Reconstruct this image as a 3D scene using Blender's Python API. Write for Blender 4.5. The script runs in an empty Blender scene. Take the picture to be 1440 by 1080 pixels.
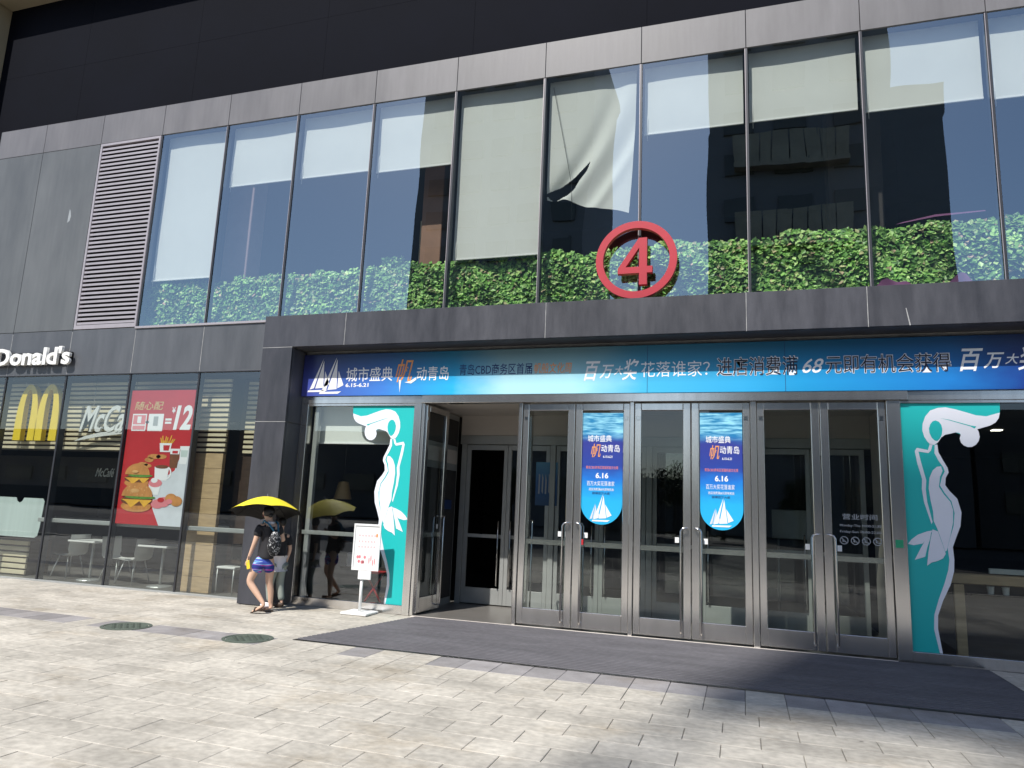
import bpy, bmesh, math, random
from mathutils import Vector, Matrix
from math import radians, sin, cos, pi
random.seed(7)
scene = bpy.context.scene
C = scene.collection

# ------------------------------------------------------------------ camera
cam_d = bpy.data.cameras.new('camera'); cam = bpy.data.objects.new('camera', cam_d); C.objects.link(cam)
cam_d.sensor_width = 36; cam_d.lens = 25.1155; cam_d.clip_start = .1; cam_d.clip_end = 2000
cam.matrix_world = Matrix(((0.9522, 0.013792, 0.305162, 10.917291), (0.302743, -0.17589, -0.936701, -10.381076),
                           (0.040756, 0.984313, -0.171658, 1.675916), (0, 0, 0, 1)))
scene.camera = cam
# ------------------------------------------------------------------ sky and sun
SUN = Vector((0.35, 1.0, -1.35)).normalized()          # the way the light travels
w = bpy.data.worlds.new('World'); scene.world = w; w.use_nodes = True
nt = w.node_tree; sky = nt.nodes.new('ShaderNodeTexSky'); sky.sky_type = 'NISHITA'; sky.sun_disc = False
sky.sun_elevation = math.asin(-SUN.z); sky.sun_rotation = math.atan2(-SUN.x, -SUN.y) % (2*pi)
sky.air_density = 1.0; sky.dust_density = .9; sky.ozone_density = 2.0
bg = nt.nodes['Background']; nt.links.new(sky.outputs[0], bg.inputs[0]); bg.inputs[1].default_value = .115
sl = bpy.data.lights.new('sun', 'SUN'); so = bpy.data.objects.new('sun', sl); C.objects.link(so)
sl.energy = 4.6; sl.angle = radians(.5); sl.color = (1, .965, .9)
so.rotation_euler = SUN.to_track_quat('-Z', 'Y').to_euler(); so.location = (0, -20, 40)
scene.view_settings.view_transform = 'Standard'; scene.view_settings.look = 'None'
scene.view_settings.exposure = 0.36; scene.view_settings.gamma = 1
scene.render.engine = 'CYCLES'
cy = scene.cycles
cy.max_bounces = 10; cy.transparent_max_bounces = 24; cy.glossy_bounces = 5; cy.diffuse_bounces = 4
cy.use_denoising = True; cy.caustics_reflective = False; cy.caustics_refractive = False; cy.sample_clamp_indirect = 6

# ------------------------------------------------------------------ materials
def new_mat(name):
    m = bpy.data.materials.new(name); m.use_nodes = True
    n = m.node_tree; return m, n, n.nodes['Principled BSDF'], n.nodes['Material Output']
def N(n, t, **kw):
    d = n.nodes.new(t)
    for k, v in kw.items(): setattr(d, k, v)
    return d
def rgb(c): return (c[0], c[1], c[2], 1)
def scaled_coord(n, sc, kind='Object'):
    if WORLD[0]: t = N(n, 'ShaderNodeNewGeometry'); kind = 'Position'
    else: t = N(n, 'ShaderNodeTexCoord')
    mp = N(n, 'ShaderNodeMapping'); mp.inputs['Scale'].default_value = sc
    n.links.new(t.outputs[kind], mp.inputs[0]); return mp.outputs[0]
WORLD = [False]                                        # True: grain and stains run on across neighbouring pieces
def pbr(name, col, rough=.5, metal=0., var=0., scale=(4, 4, 4), bump=0., bscale=(60, 60, 60), spec=.5, fine=0., fscale=(150, 150, 150), obvar=0., rvar=0.):
    m, n, b, o = new_mat(name)
    b.inputs['Roughness'].default_value = rough; b.inputs['Metallic'].default_value = metal
    b.inputs['Specular IOR Level'].default_value = spec
    cur = None
    base = N(n, 'ShaderNodeRGB'); base.outputs[0].default_value = rgb(col); cur = base.outputs[0]
    def mul(cur, fac, amount):
        mr = N(n, 'ShaderNodeMapRange'); mr.inputs[3].default_value = 1-amount; mr.inputs[4].default_value = 1+amount
        n.links.new(fac, mr.inputs[0])
        mx = N(n, 'ShaderNodeVectorMath', operation='SCALE'); n.links.new(cur, mx.inputs[0]); n.links.new(mr.outputs[0], mx.inputs['Scale'])
        return mx.outputs[0]
    if var:
        t = N(n, 'ShaderNodeTexNoise'); t.inputs['Scale'].default_value = 1; t.inputs['Detail'].default_value = 6; t.inputs['Roughness'].default_value = .65
        n.links.new(scaled_coord(n, scale), t.inputs[0])
        st = N(n, 'ShaderNodeMapRange'); st.inputs[1].default_value = .25; st.inputs[2].default_value = .75; n.links.new(t.outputs[0], st.inputs[0])
        cur = mul(cur, st.outputs[0], var)
        if rvar:
            rr = N(n, 'ShaderNodeMapRange'); rr.inputs[3].default_value = max(.02, rough-rvar); rr.inputs[4].default_value = rough+rvar
            n.links.new(st.outputs[0], rr.inputs[0]); n.links.new(rr.outputs[0], b.inputs['Roughness'])
    if fine:
        t = N(n, 'ShaderNodeTexNoise'); t.inputs['Scale'].default_value = 1; t.inputs['Detail'].default_value = 3
        n.links.new(scaled_coord(n, fscale), t.inputs[0]); cur = mul(cur, t.outputs[0], fine)
    if obvar:
        oi = N(n, 'ShaderNodeObjectInfo'); g = N(n, 'ShaderNodeNewGeometry')
        ad = N(n, 'ShaderNodeMath', operation='ADD'); n.links.new(oi.outputs['Random'], ad.inputs[0]); n.links.new(g.outputs['Random Per Island'], ad.inputs[1])
        fr = N(n, 'ShaderNodeMath', operation='FRACT'); n.links.new(ad.outputs[0], fr.inputs[0])
        cur = mul(cur, fr.outputs[0], obvar)
    n.links.new(cur, b.inputs['Base Color'])
    if bump:
        t = N(n, 'ShaderNodeTexNoise'); t.inputs['Scale'].default_value = 1; t.inputs['Detail'].default_value = 5
        n.links.new(scaled_coord(n, bscale), t.inputs[0])
        bp = N(n, 'ShaderNodeBump'); bp.inputs['Strength'].default_value = bump; bp.inputs['Distance'].default_value = .01
        n.links.new(t.outputs[0], bp.inputs['Height']); n.links.new(bp.outputs[0], b.inputs['Normal'])
    return m
def glass(name, tint, refl, base_refl, wob=0.):
    m, n, b, o = new_mat(name); n.nodes.remove(b)
    tr = N(n, 'ShaderNodeBsdfTransparent'); tr.inputs[0].default_value = rgb(tint)
    gl = N(n, 'ShaderNodeBsdfGlossy'); gl.inputs['Roughness'].default_value = 0.0; gl.inputs[0].default_value = rgb(refl)
    ge = N(n, 'ShaderNodeNewGeometry'); dt = N(n, 'ShaderNodeVectorMath', operation='DOT_PRODUCT'); n.links.new(ge.outputs['Normal'], dt.inputs[0]); n.links.new(ge.outputs['Incoming'], dt.inputs[1])
    ab = N(n, 'ShaderNodeMath', operation='ABSOLUTE'); n.links.new(dt.outputs['Value'], ab.inputs[0])
    om = N(n, 'ShaderNodeMath', operation='SUBTRACT'); om.inputs[0].default_value = 1; n.links.new(ab.outputs[0], om.inputs[1])
    pw = N(n, 'ShaderNodeMath', operation='POWER'); pw.inputs[1].default_value = 5; n.links.new(om.outputs[0], pw.inputs[0])
    ad = N(n, 'ShaderNodeMath', operation='MULTIPLY_ADD'); ad.use_clamp = True; ad.inputs[1].default_value = .94-base_refl; ad.inputs[2].default_value = .06+base_refl   # Schlick, both faces of the pane
    n.links.new(pw.outputs[0], ad.inputs[0])
    mx = N(n, 'ShaderNodeMixShader'); n.links.new(ad.outputs[0], mx.inputs[0]); n.links.new(tr.outputs[0], mx.inputs[1]); n.links.new(gl.outputs[0], mx.inputs[2])
    n.links.new(mx.outputs[0], o.inputs[0])
    if wob:
        t = N(n, 'ShaderNodeTexNoise'); t.inputs['Scale'].default_value = 1; t.inputs['Detail'].default_value = 1
        n.links.new(scaled_coord(n, (.9, .9, .55)), t.inputs[0])
        bp = N(n, 'ShaderNodeBump'); bp.inputs['Strength'].default_value = 1; bp.inputs['Distance'].default_value = wob
        n.links.new(t.outputs[0], bp.inputs['Height']); n.links.new(bp.outputs[0], gl.inputs['Normal'])
    return m
def emit(name, col, s):
    m, n, b, o = new_mat(name); b.inputs['Emission Color'].default_value = rgb(col); b.inputs['Emission Strength'].default_value = s
    b.inputs['Base Color'].default_value = rgb(col); return m
def ramp_mat(name, axis, stops, rough=.45, var=0.08, lo=0., hi=1., second=None, wave=None):
    """flat print: colour runs along one object axis between lo and hi"""
    m, n, b, o = new_mat(name); b.inputs['Roughness'].default_value = rough
    t = N(n, 'ShaderNodeTexCoord'); s = N(n, 'ShaderNodeSeparateXYZ'); n.links.new(t.outputs['Object'], s.inputs[0])
    mr = N(n, 'ShaderNodeMapRange'); mr.inputs[1].default_value = lo; mr.inputs[2].default_value = hi
    nz = N(n, 'ShaderNodeTexNoise'); nz.inputs['Scale'].default_value = 1; nz.inputs['Detail'].default_value = 4
    n.links.new(scaled_coord(n, (2.2, 2.2, 5) if axis == 'X' else (5, 5, 9)), nz.inputs[0])
    ma = N(n, 'ShaderNodeMath', operation='MULTIPLY_ADD'); ma.inputs[1].default_value = var*2; n.links.new(nz.outputs[0], ma.inputs[0])
    n.links.new(s.outputs[axis], mr.inputs[0])
    sb = N(n, 'ShaderNodeMath', operation='SUBTRACT'); sb.inputs[1].default_value = var; n.links.new(mr.outputs[0], sb.inputs[0])
    n.links.new(sb.outputs[0], ma.inputs[2])
    cr = N(n, 'ShaderNodeValToRGB'); n.links.new(ma.outputs[0], cr.inputs[0])
    while len(cr.color_ramp.elements) < len(stops): cr.color_ramp.elements.new(.5)
    for e, (p, c) in zip(cr.color_ramp.elements, stops): e.position = p; e.color = rgb(c)
    cur = cr.outputs[0]
    if wave:                                           # printed ripples near the top of the sheet
        wv = N(n, 'ShaderNodeTexNoise'); wv.inputs['Scale'].default_value = 1; wv.inputs['Detail'].default_value = 3
        n.links.new(scaled_coord(n, (4.5, 1, 30)), wv.inputs[0])
        c2 = N(n, 'ShaderNodeValToRGB'); n.links.new(wv.outputs[0], c2.inputs[0])
        c2.color_ramp.elements[0].position = .38; c2.color_ramp.elements[0].color = (.01, .19, .4, 1)
        c2.color_ramp.elements[1].position = .66; c2.color_ramp.elements[1].color = (.30, .66, .80, 1)
        mk = N(n, 'ShaderNodeMapRange'); mk.inputs[1].default_value = wave[0]; mk.inputs[2].default_value = wave[1]; n.links.new(s.outputs['Z'], mk.inputs[0])
        mx = N(n, 'ShaderNodeMix', data_type='RGBA'); n.links.new(mk.outputs[0], mx.inputs[0]); n.links.new(cur, mx.inputs[6]); n.links.new(c2.outputs[0], mx.inputs[7]); cur = mx.outputs[2]
    if second:                                         # painted shade: colour scaled darker towards the top of the sheet
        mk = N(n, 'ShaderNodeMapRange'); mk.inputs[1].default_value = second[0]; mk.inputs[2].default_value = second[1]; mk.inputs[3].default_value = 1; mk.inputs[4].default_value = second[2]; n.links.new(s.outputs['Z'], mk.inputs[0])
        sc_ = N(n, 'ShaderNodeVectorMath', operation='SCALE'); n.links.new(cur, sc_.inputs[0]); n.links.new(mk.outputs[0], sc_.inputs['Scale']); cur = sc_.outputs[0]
    n.links.new(cur, b.inputs['Base Color']); return m

MT = {}
MT['stone_upper'] = pbr('stone_upper', (.142, .138, .148), .48, var=.20, scale=(1.6, 1.6, .5), fine=.13, fscale=(16, 16, 1.2), obvar=.05, bump=.04, rvar=.06)
MT['stone_left'] = pbr('stone_left', (.106, .112, .117), .45, var=.24, scale=(1.2, 1.2, .4), fine=.13, fscale=(14, 14, 1), obvar=.05, bump=.04, rvar=.06)
MT['stone_dark'] = pbr('stone_dark', (.082, .087, .098), .42, var=.30, scale=(2.5, 2.5, .5), fine=.25, obvar=.10, bump=.05, rvar=.08)
MT['stone_portal'] = pbr('stone_portal', (.054, .055, .066), .40, var=.38, scale=(3.5, 3.5, .8), fine=.4, fscale=(190, 190, 190), obvar=.12, bump=.05, rvar=.1)
MT['joint'] = pbr('joint', (.03, .03, .032), .8)
MT['sealant'] = pbr('sealant', (.34, .34, .34), .7, var=.4, scale=(3, 3, 9))
MT['black_wall'] = pbr('black_wall', (.0032, .0040, .0085), .8, var=.2, scale=(.5, .5, .5), spec=.08)
MT['beige'] = pbr('beige', (.33, .28, .19), .6, var=.1, scale=(.8, .8, .8), fine=.08)
MT['mullion'] = pbr('mullion', (.06, .062, .07), .4, .6)
MT['alu'] = pbr('alu', (.40, .365, .385), .42, .35, var=.08)
MT['louver_back'] = pbr('louver_back', (.015, .012, .012), .9)
MT['steel'] = pbr('steel', (.70, .68, .66), .19, .93, var=.10, scale=(7, 7, .35), bump=.015, bscale=(1.2, 1.2, .5))
MT['steel_bright'] = pbr('steel_bright', (.62, .60, .58), .16, 1.0)
MT['frame_grey'] = pbr('frame_grey', (.40, .41, .40), .4, .4, var=.08)
MT['glass_up'] = glass('glass_up', (.90, .93, .91), (.76, .90, 1.0), .22, .0034)
MT['glass_low'] = glass('glass_low', (.82, .86, .84), (.9, .95, 1.), .065, .0012)
MT['glass_door'] = glass('glass_door', (.78, .83, .80), (.9, .95, 1.), .012, .0006)
MT['glass_clear'] = glass('glass_clear', (.92, .95, .93), (1, 1, 1), .03)
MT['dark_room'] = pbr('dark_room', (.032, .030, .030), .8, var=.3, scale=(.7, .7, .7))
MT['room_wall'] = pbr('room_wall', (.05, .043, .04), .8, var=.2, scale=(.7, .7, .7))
MT['ceiling'] = pbr('ceiling', (.55, .53, .50), .7, var=.06)
MT['vest'] = pbr('vest', (.60, .55, .50), .55, var=.06, scale=(1, 1, 3))
MT['floor_in'] = pbr('floor_in', (.15, .14, .13), .3, var=.12, scale=(2, 2, 2))
MT['blind'] = pbr('blind', (.74, .76, .73), .85, var=.04, scale=(1.2, 1.2, .8), fine=.04)
MT['blind_bar'] = pbr('blind_bar', (.85, .86, .85), .4)
MT['wood'] = pbr('wood', (.46, .325, .185), .5, var=.22, scale=(3, 3, 22), fine=.06, obvar=.03)
MT['wood_pale'] = pbr('wood_pale', (.62, .54, .38), .5, var=.10, scale=(3, 3, 16), obvar=.08)
MT['wood_dark'] = pbr('wood_dark', (.05, .03, .02), .45, var=.3, scale=(3, 3, 20))
MT['brown'] = pbr('brown', (.30, .16, .10), .6, var=.15)
MT['pinkish'] = pbr('pinkish', (.36, .25, .255), .7, var=.1)
MT['white'] = pbr('white', (.80, .80, .79), .4, var=.03)
MT['sign_white'] = pbr('sign_white', (.80, .80, .78), .35, var=.08, scale=(6, 6, 3))
MT['print_white'] = pbr('print_white', (.80, .80, .82), .5)
MT['decal_white'] = pbr('decal_white', (.76, .78, .85), .42, var=.02)
MT['teal'] = pbr('teal', (.012, .46, .45), .42, var=.03, scale=(.6, .6, .6))
MT['red4'] = pbr('red4', (.42, .028, .045), .42, var=.08, scale=(3, 3, 3))
MT['black_print'] = pbr('black_print', (.012, .012, .03), .5)
MT['grey_print'] = pbr('grey_print', (.36, .38, .40), .5)
MT['navy_print'] = pbr('navy_print', (.01, .035, .14), .5)
MT['orange_print'] = pbr('orange_print', (.72, .30, .10), .5)
MT['gold_print'] = pbr('gold_print', (.60, .46, .20), .5)
MT['pink_print'] = pbr('pink_print', (.70, .22, .25), .5)
MT['faint_print'] = pbr('faint_print', (.72, .50, .52), .5)
MT['red_print'] = pbr('red_print', (.50, .025, .03), .45, var=.12, scale=(1, 1, 1.5))
MT['yellow'] = pbr('yellow', (.80, .58, .04), .4, var=.05)
MT['black_paint'] = pbr('black_paint', (.008, .008, .008), .5)
MT['bun'] = pbr('bun', (.55, .24, .07), .5, var=.3, scale=(9, 9, 6))
MT['bun_light'] = pbr('bun_light', (.68, .38, .15), .5, var=.25, scale=(12, 12, 12))
MT['bun_dark'] = pbr('bun_dark', (.16, .055, .02), .6, var=.3, scale=(12, 12, 12))
MT['cheese'] = pbr('cheese', (.78, .42, .05), .5, var=.2, scale=(9, 9, 9))
MT['lettuce'] = pbr('lettuce', (.10, .25, .04), .6, var=.5, scale=(25, 25, 25))
MT['table_print'] = pbr('table_print', (.62, .65, .70), .5, var=.1, scale=(3, 3, 3))
MT['plastic_white'] = pbr('plastic_white', (.66, .66, .64), .35)
MT['film'] = pbr('film', (.50, .58, .56), .5, var=.12, scale=(6, 6, .3))
MT['mat'] = pbr('mat', (.098, .094, .103), .75, var=.28, scale=(.9, 3.5, 1), fine=.45, fscale=(14, 70, 70), spec=.3)
MT['iron'] = pbr('iron', (.10, .125, .10), .6, .3, var=.3, scale=(10, 10, 10), bump=.2)
WORLD[0] = True
MT['paver'] = pbr('paver', (.43, .400, .350), .72, var=.34, scale=(1.1, 1.6, 1.1), fine=.40, fscale=(14, 17, 14), obvar=.055, bump=.12, bscale=(90, 90, 90), spec=.25)
MT['paver_dark'] = pbr('paver_dark', (.27, .255, .255), .7, var=.25, scale=(3, 3, 3), fine=.2, fscale=(60, 60, 60), obvar=.16, bump=.12, bscale=(90, 90, 90), spec=.25)
def add_stains(m):
    # trodden-in spots and brown spill marks with shapes of their own
    n = m.node_tree; b = n.nodes['Principled BSDF']; cur = b.inputs['Base Color'].links[0].from_socket
    v = N(n, 'ShaderNodeTexVoronoi'); v.inputs['Scale'].default_value = 1; n.links.new(scaled_coord(n, (1.5, 1.5, 1.5)), v.inputs[0])
    a = N(n, 'ShaderNodeMapRange'); a.inputs[1].default_value = .022; a.inputs[2].default_value = .034; a.inputs[3].default_value = .52; a.inputs[4].default_value = 1; n.links.new(v.outputs['Distance'], a.inputs[0])
    sc_ = N(n, 'ShaderNodeVectorMath', operation='SCALE'); n.links.new(cur, sc_.inputs[0]); n.links.new(a.outputs[0], sc_.inputs['Scale'])
    t = N(n, 'ShaderNodeTexNoise'); t.inputs['Scale'].default_value = 1; t.inputs['Detail'].default_value = 7; t.inputs['Roughness'].default_value = .7; n.links.new(scaled_coord(n, (.75, 1.1, 1)), t.inputs[0])
    c = N(n, 'ShaderNodeMapRange'); c.inputs[1].default_value = .52; c.inputs[2].default_value = .72; n.links.new(t.outputs[0], c.inputs[0])
    mx = N(n, 'ShaderNodeMix', data_type='RGBA', blend_type='MULTIPLY'); n.links.new(c.outputs[0], mx.inputs[0]); n.links.new(sc_.outputs[0], mx.inputs[6]); mx.inputs[7].default_value = (.80, .75, .68, 1)
    n.links.new(mx.outputs[2], b.inputs['Base Color'])
add_stains(MT['paver']); add_stains(MT['paver_dark'])
WORLD[0] = False
MT['grout'] = pbr('grout', (.20, .185, .16), .9, var=.3, scale=(5, 5, 5))
MT['ground_far'] = pbr('ground_far', (.12, .115, .105), .8, var=.2, scale=(.4, .4, .4), fine=.15, fscale=(5, 5, 5))
MT['skin'] = pbr('skin', (.60, .38, .27), .5, var=.06)
MT['hair'] = pbr('hair', (.012, .009, .008), .4)
MT['tshirt'] = pbr('tshirt', (.014, .013, .016), .8, var=.2)
MT['strap'] = pbr('strap', (.02, .14, .24), .7)
MT['sandal'] = pbr('sandal', (.05, .03, .02), .6)
MT['trousers'] = pbr('trousers', (.30, .335, .30), .8, var=.15)
MT['shirt_white'] = pbr('shirt_white', (.72, .70, .74), .8, var=.06)
MT['lamp'] = pbr('lamp', (.42, .27, .12), .5)
MT['leaf_dark'] = pbr('leaf_dark', (.035, .06, .02), .6, obvar=.5)
MT['leaf_back'] = pbr('leaf_back', (.06, .12, .035), .7, var=.4, scale=(18, 18, 18))
MT['bark'] = pbr('bark', (.06, .045, .03), .9, var=.3)
MT['tower'] = pbr('tower', (.17, .17, .175), .6, var=.15, scale=(.1, .1, .1))
MT['tower_low'] = pbr('tower_low', (.11, .11, .11), .6, var=.2, scale=(.1, .1, .1))
MT['tower_glass'] = pbr('tower_glass', (.10, .10, .085), .2, spec=.5)
MT['downlight'] = emit('downlight', (1, .93, .8), 3.)
MT['green_sticker'] = pbr('green_sticker', (.02, .33, .16), .5)
# leaves of the hedge: hue per leaf
def leaf_mat():
    m, n, b, o = new_mat('hedge_leaf'); g = N(n, 'ShaderNodeNewGeometry')
    cr = N(n, 'ShaderNodeValToRGB'); n.links.new(g.outputs['Random Per Island'], cr.inputs[0])
    st = [(0, (.055, .14, .035)), (.40, (.13, .29, .06)), (.72, (.24, .43, .11)), (.92, (.40, .55, .20)), (1, (.40, .26, .20))]
    while len(cr.color_ramp.elements) < len(st): cr.color_ramp.elements.new(.5)
    for e, (p, c) in zip(cr.color_ramp.elements, st): e.position = p; e.color = rgb(c)
    nz = N(n, 'ShaderNodeTexNoise'); nz.inputs['Scale'].default_value = 3.2; nz.inputs['Detail'].default_value = 3; tc = N(n, 'ShaderNodeTexCoord'); n.links.new(tc.outputs['Object'], nz.inputs[0])
    mr = N(n, 'ShaderNodeMapRange'); mr.inputs[1].default_value = .3; mr.inputs[2].default_value = .7; mr.inputs[3].default_value = .95; mr.inputs[4].default_value = 2.1; n.links.new(nz.outputs[0], mr.inputs[0])
    sc_ = N(n, 'ShaderNodeVectorMath', operation='SCALE'); n.links.new(cr.outputs[0], sc_.inputs[0]); n.links.new(mr.outputs[0], sc_.inputs['Scale'])
    n.links.new(sc_.outputs[0], b.inputs['Base Color']); b.inputs['Roughness'].default_value = .45; return m
MT['leaf'] = leaf_mat()
def shorts_mat():
    m, n, b, o = new_mat('shorts_print'); v = N(n, 'ShaderNodeTexNoise'); v.inputs['Scale'].default_value = 1; v.inputs['Detail'].default_value = 1
    n.links.new(scaled_coord(n, (2.5, 2.5, 20)), v.inputs[0]); cr = N(n, 'ShaderNodeValToRGB'); n.links.new(v.outputs[0], cr.inputs[0]); cr.color_ramp.interpolation = 'CONSTANT'
    st = [(0, (.015, .03, .2)), (.40, (.05, .05, .35)), (.45, (.42, .05, .32)), (.52, (.05, .28, .55)), (.58, (.35, .5, .75)), (.63, (.04, .08, .4))]
    while len(cr.color_ramp.elements) < len(st): cr.color_ramp.elements.new(.5)
    for e, (p, c) in zip(cr.color_ramp.elements, st): e.position = p; e.color = rgb(c)
    n.links.new(cr.outputs[0], b.inputs['Base Color']); b.inputs['Roughness'].default_value = .8; return m
MT['shorts'] = shorts_mat()
def bag_mat():
    m, n, b, o = new_mat('bag_print'); v = N(n, 'ShaderNodeTexNoise'); v.inputs['Scale'].default_value = 1; v.inputs['Detail'].default_value = 2; v.inputs['Distortion'].default_value = 1.5
    n.links.new(scaled_coord(n, (26, 26, 22)), v.inputs[0]); cr = N(n, 'ShaderNodeValToRGB'); n.links.new(v.outputs[0], cr.inputs[0])
    cr.color_ramp.elements[0].position = .57; cr.color_ramp.elements[0].color = (.012, .012, .015, 1); cr.color_ramp.elements[1].position = .61; cr.color_ramp.elements[1].color = (.5, .5, .5, 1)
    n.links.new(cr.outputs[0], b.inputs['Base Color']); b.inputs['Roughness'].default_value = .7; return m
MT['bag'] = bag_mat()
def umb_mat():
    m, n, b, o = new_mat('umbrella_cloth'); g = N(n, 'ShaderNodeNewGeometry')
    mx = N(n, 'ShaderNodeMix', data_type='RGBA'); n.links.new(g.outputs['Backfacing'], mx.inputs[0])
    mx.inputs[6].default_value = (.80, .66, .03, 1); mx.inputs[7].default_value = (.012, .011, .01, 1)     # yellow outside, black lining
    n.links.new(mx.outputs[2], b.inputs['Base Color']); b.inputs['Roughness'].default_value = .6; return m
MT['umbrella'] = umb_mat()

# ------------------------------------------------------------------ helpers
INV = {}
def place(o, parent=None):
    C.objects.link(o)
    if parent is not None:
        o.parent = parent
        if parent.name in INV: o.matrix_parent_inverse = INV[parent.name]
    return o
def thing(name, label, cat, loc=(0, 0, 0), group=None):
    o = bpy.data.objects.new(name, None); C.objects.link(o); o.location = loc; o.empty_display_size = .2
    INV[o.name] = Matrix.Translation(loc).inverted(); return tag(o, label, cat, group)
def tag(o, label, cat, group=None):
    o['label'] = label; o['category'] = cat
    if group: o['group'] = group
    return o
def setmat(me, m):
    me.materials.append(MT[m] if isinstance(m, str) else m)
def mesh(name, vs, fs, m, parent=None, smooth=False):
    me = bpy.data.meshes.new(name); me.from_pydata(vs, [], fs); me.update()
    setmat(me, m)
    if smooth:
        for p in me.polygons: p.use_smooth = True
    return place(bpy.data.objects.new(name, me), parent)
def from_bm(name, bm, m, parent=None, smooth=False):
    me = bpy.data.meshes.new(name); bm.to_mesh(me); bm.free(); setmat(me, m)
    if smooth:
        for p in me.polygons: p.use_smooth = True
    return place(bpy.data.objects.new(name, me), parent)
def bbox(bm, x0, x1, y0, y1, z0, z1, bev=0., rot=None):
    vs = [bm.verts.new(p) for p in ((x0, y0, z0), (x1, y0, z0), (x1, y1, z0), (x0, y1, z0), (x0, y0, z1), (x1, y0, z1), (x1, y1, z1), (x0, y1, z1))]
    fs = [bm.faces.new([vs[i] for i in f]) for f in ((0, 3, 2, 1), (4, 5, 6, 7), (0, 1, 5, 4), (1, 2, 6, 5), (2, 3, 7, 6), (3, 0, 4, 7))]
    if bev:
        es = list({e for f in fs for e in f.edges}); r = bmesh.ops.bevel(bm, geom=es, offset=bev, segments=1, affect='EDGES', clamp_overlap=True)
        vs = list({v for f in r['faces'] for v in f.verts} | {v for v in vs if v.is_valid})
    if rot: bmesh.ops.transform(bm, matrix=rot, verts=vs)
    return vs
def box(name, x0, x1, y0, y1, z0, z1, m, parent=None, bev=0.):
    bm = bmesh.new(); bbox(bm, x0, x1, y0, y1, z0, z1, bev); return from_bm(name, bm, m, parent)
def boxes(name, L, m, parent=None, bev=0.):
    bm = bmesh.new()
    for b in L: bbox(bm, *b, bev)
    return from_bm(name, bm, m, parent)
def btube(bm, pts, r, seg=8, cap=True):
    pts = [Vector(p) for p in pts]; rings = []
    rs = r if isinstance(r, (list, tuple)) else [r]*len(pts)
    prev = None
    for i, p in enumerate(pts):
        t = (pts[min(i+1, len(pts)-1)]-pts[max(i-1, 0)]).normalized()
        a = Vector((0, 0, 1)) if abs(t.z) < .9 else Vector((1, 0, 0))
        u = t.cross(a).normalized() if prev is None else (prev - t*prev.dot(t)).normalized()
        prev = u; v = t.cross(u)
        rings.append([bm.verts.new(p + (u*cos(2*pi*k/seg)+v*sin(2*pi*k/seg))*rs[i]) for k in range(seg)])
    for a, b in zip(rings, rings[1:]):
        for k in range(seg): bm.faces.new((a[k], a[(k+1) % seg], b[(k+1) % seg], b[k]))
    if cap: bm.faces.new(rings[0][::-1]); bm.faces.new(rings[-1])
def tube(name, pts, r, m, parent=None, seg=8, smooth=True):
    bm = bmesh.new(); btube(bm, pts, r, seg); bmesh.ops.recalc_face_normals(bm, faces=bm.faces); return from_bm(name, bm, m, parent, smooth)
def blathe(bm, prof, cx, cy_, seg=24, cz=0):
    rings = [[bm.verts.new((cx+r*cos(2*pi*k/seg), cy_+r*sin(2*pi*k/seg), cz+z)) for k in range(seg)] for r, z in prof]
    for a, b in zip(rings, rings[1:]):
        for k in range(seg): bm.faces.new((a[k], a[(k+1) % seg], b[(k+1) % seg], b[k]))
    bm.faces.new(rings[0][::-1]); bm.faces.new(rings[-1])
def sheet(name, polys, y, m, parent=None, t=.0015):
    """flat printed shapes (lists of x,z) as a thin sheet whose face looks to -Y"""
    bm = bmesh.new()
    for P in polys:
        f = bm.faces.new([bm.verts.new((x, y, z)) for x, z in P])
        f.normal_update()
        if f.normal.y > 0: f.normal_flip()
        r = bmesh.ops.extrude_face_region(bm, geom=[f]); bmesh.ops.translate(bm, vec=(0, -t, 0), verts=[g for g in r['geom'] if isinstance(g, bmesh.types.BMVert)])
    bmesh.ops.recalc_face_normals(bm, faces=bm.faces)
    return from_bm(name, bm, m, parent)
DG = bpy.context.evaluated_depsgraph_get
def text(name, body, fit, y, m, parent=None, bold=0., depth=.001, shear=0., keep=False):
    """lettering; fit = (x0, x1, z0, z1) of its outline on a wall that faces -Y"""
    cu = bpy.data.curves.new(name, 'FONT'); cu.body = body; cu.size = 1; cu.offset = bold; cu.extrude = .01; cu.resolution_u = 3; cu.shear = shear
    o = bpy.data.objects.new(name, cu); C.objects.link(o)
    bpy.context.view_layer.update()
    me = bpy.data.meshes.new_from_object(o.evaluated_get(DG())); bpy.data.objects.remove(o); bpy.data.curves.remove(cu)
    xs = [v.co.x for v in me.vertices]; ys = [v.co.y for v in me.vertices]
    ax, bx, ay, by = min(xs), max(xs), min(ys), max(ys)
    x0, x1, z0, z1 = fit; sx = (x1-x0)/(bx-ax); sz = (z1-z0)/(by-ay)
    for v in me.vertices:
        X, Y, Z = v.co
        v.co = (x0+(X-ax)*sx, y-(depth if Z > 0 else 0), z0+(Y-ay)*sz)
    me.name = name; me.materials.clear(); setmat(me, m)
    return place(bpy.data.objects.new(name, me), parent)
def ell(cx, cz, rx, rz, n=20, a0=0, a1=2*pi): return [(cx+rx*cos(a0+(a1-a0)*k/n), cz+rz*sin(a0+(a1-a0)*k/n)) for k in range(n)]

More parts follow.
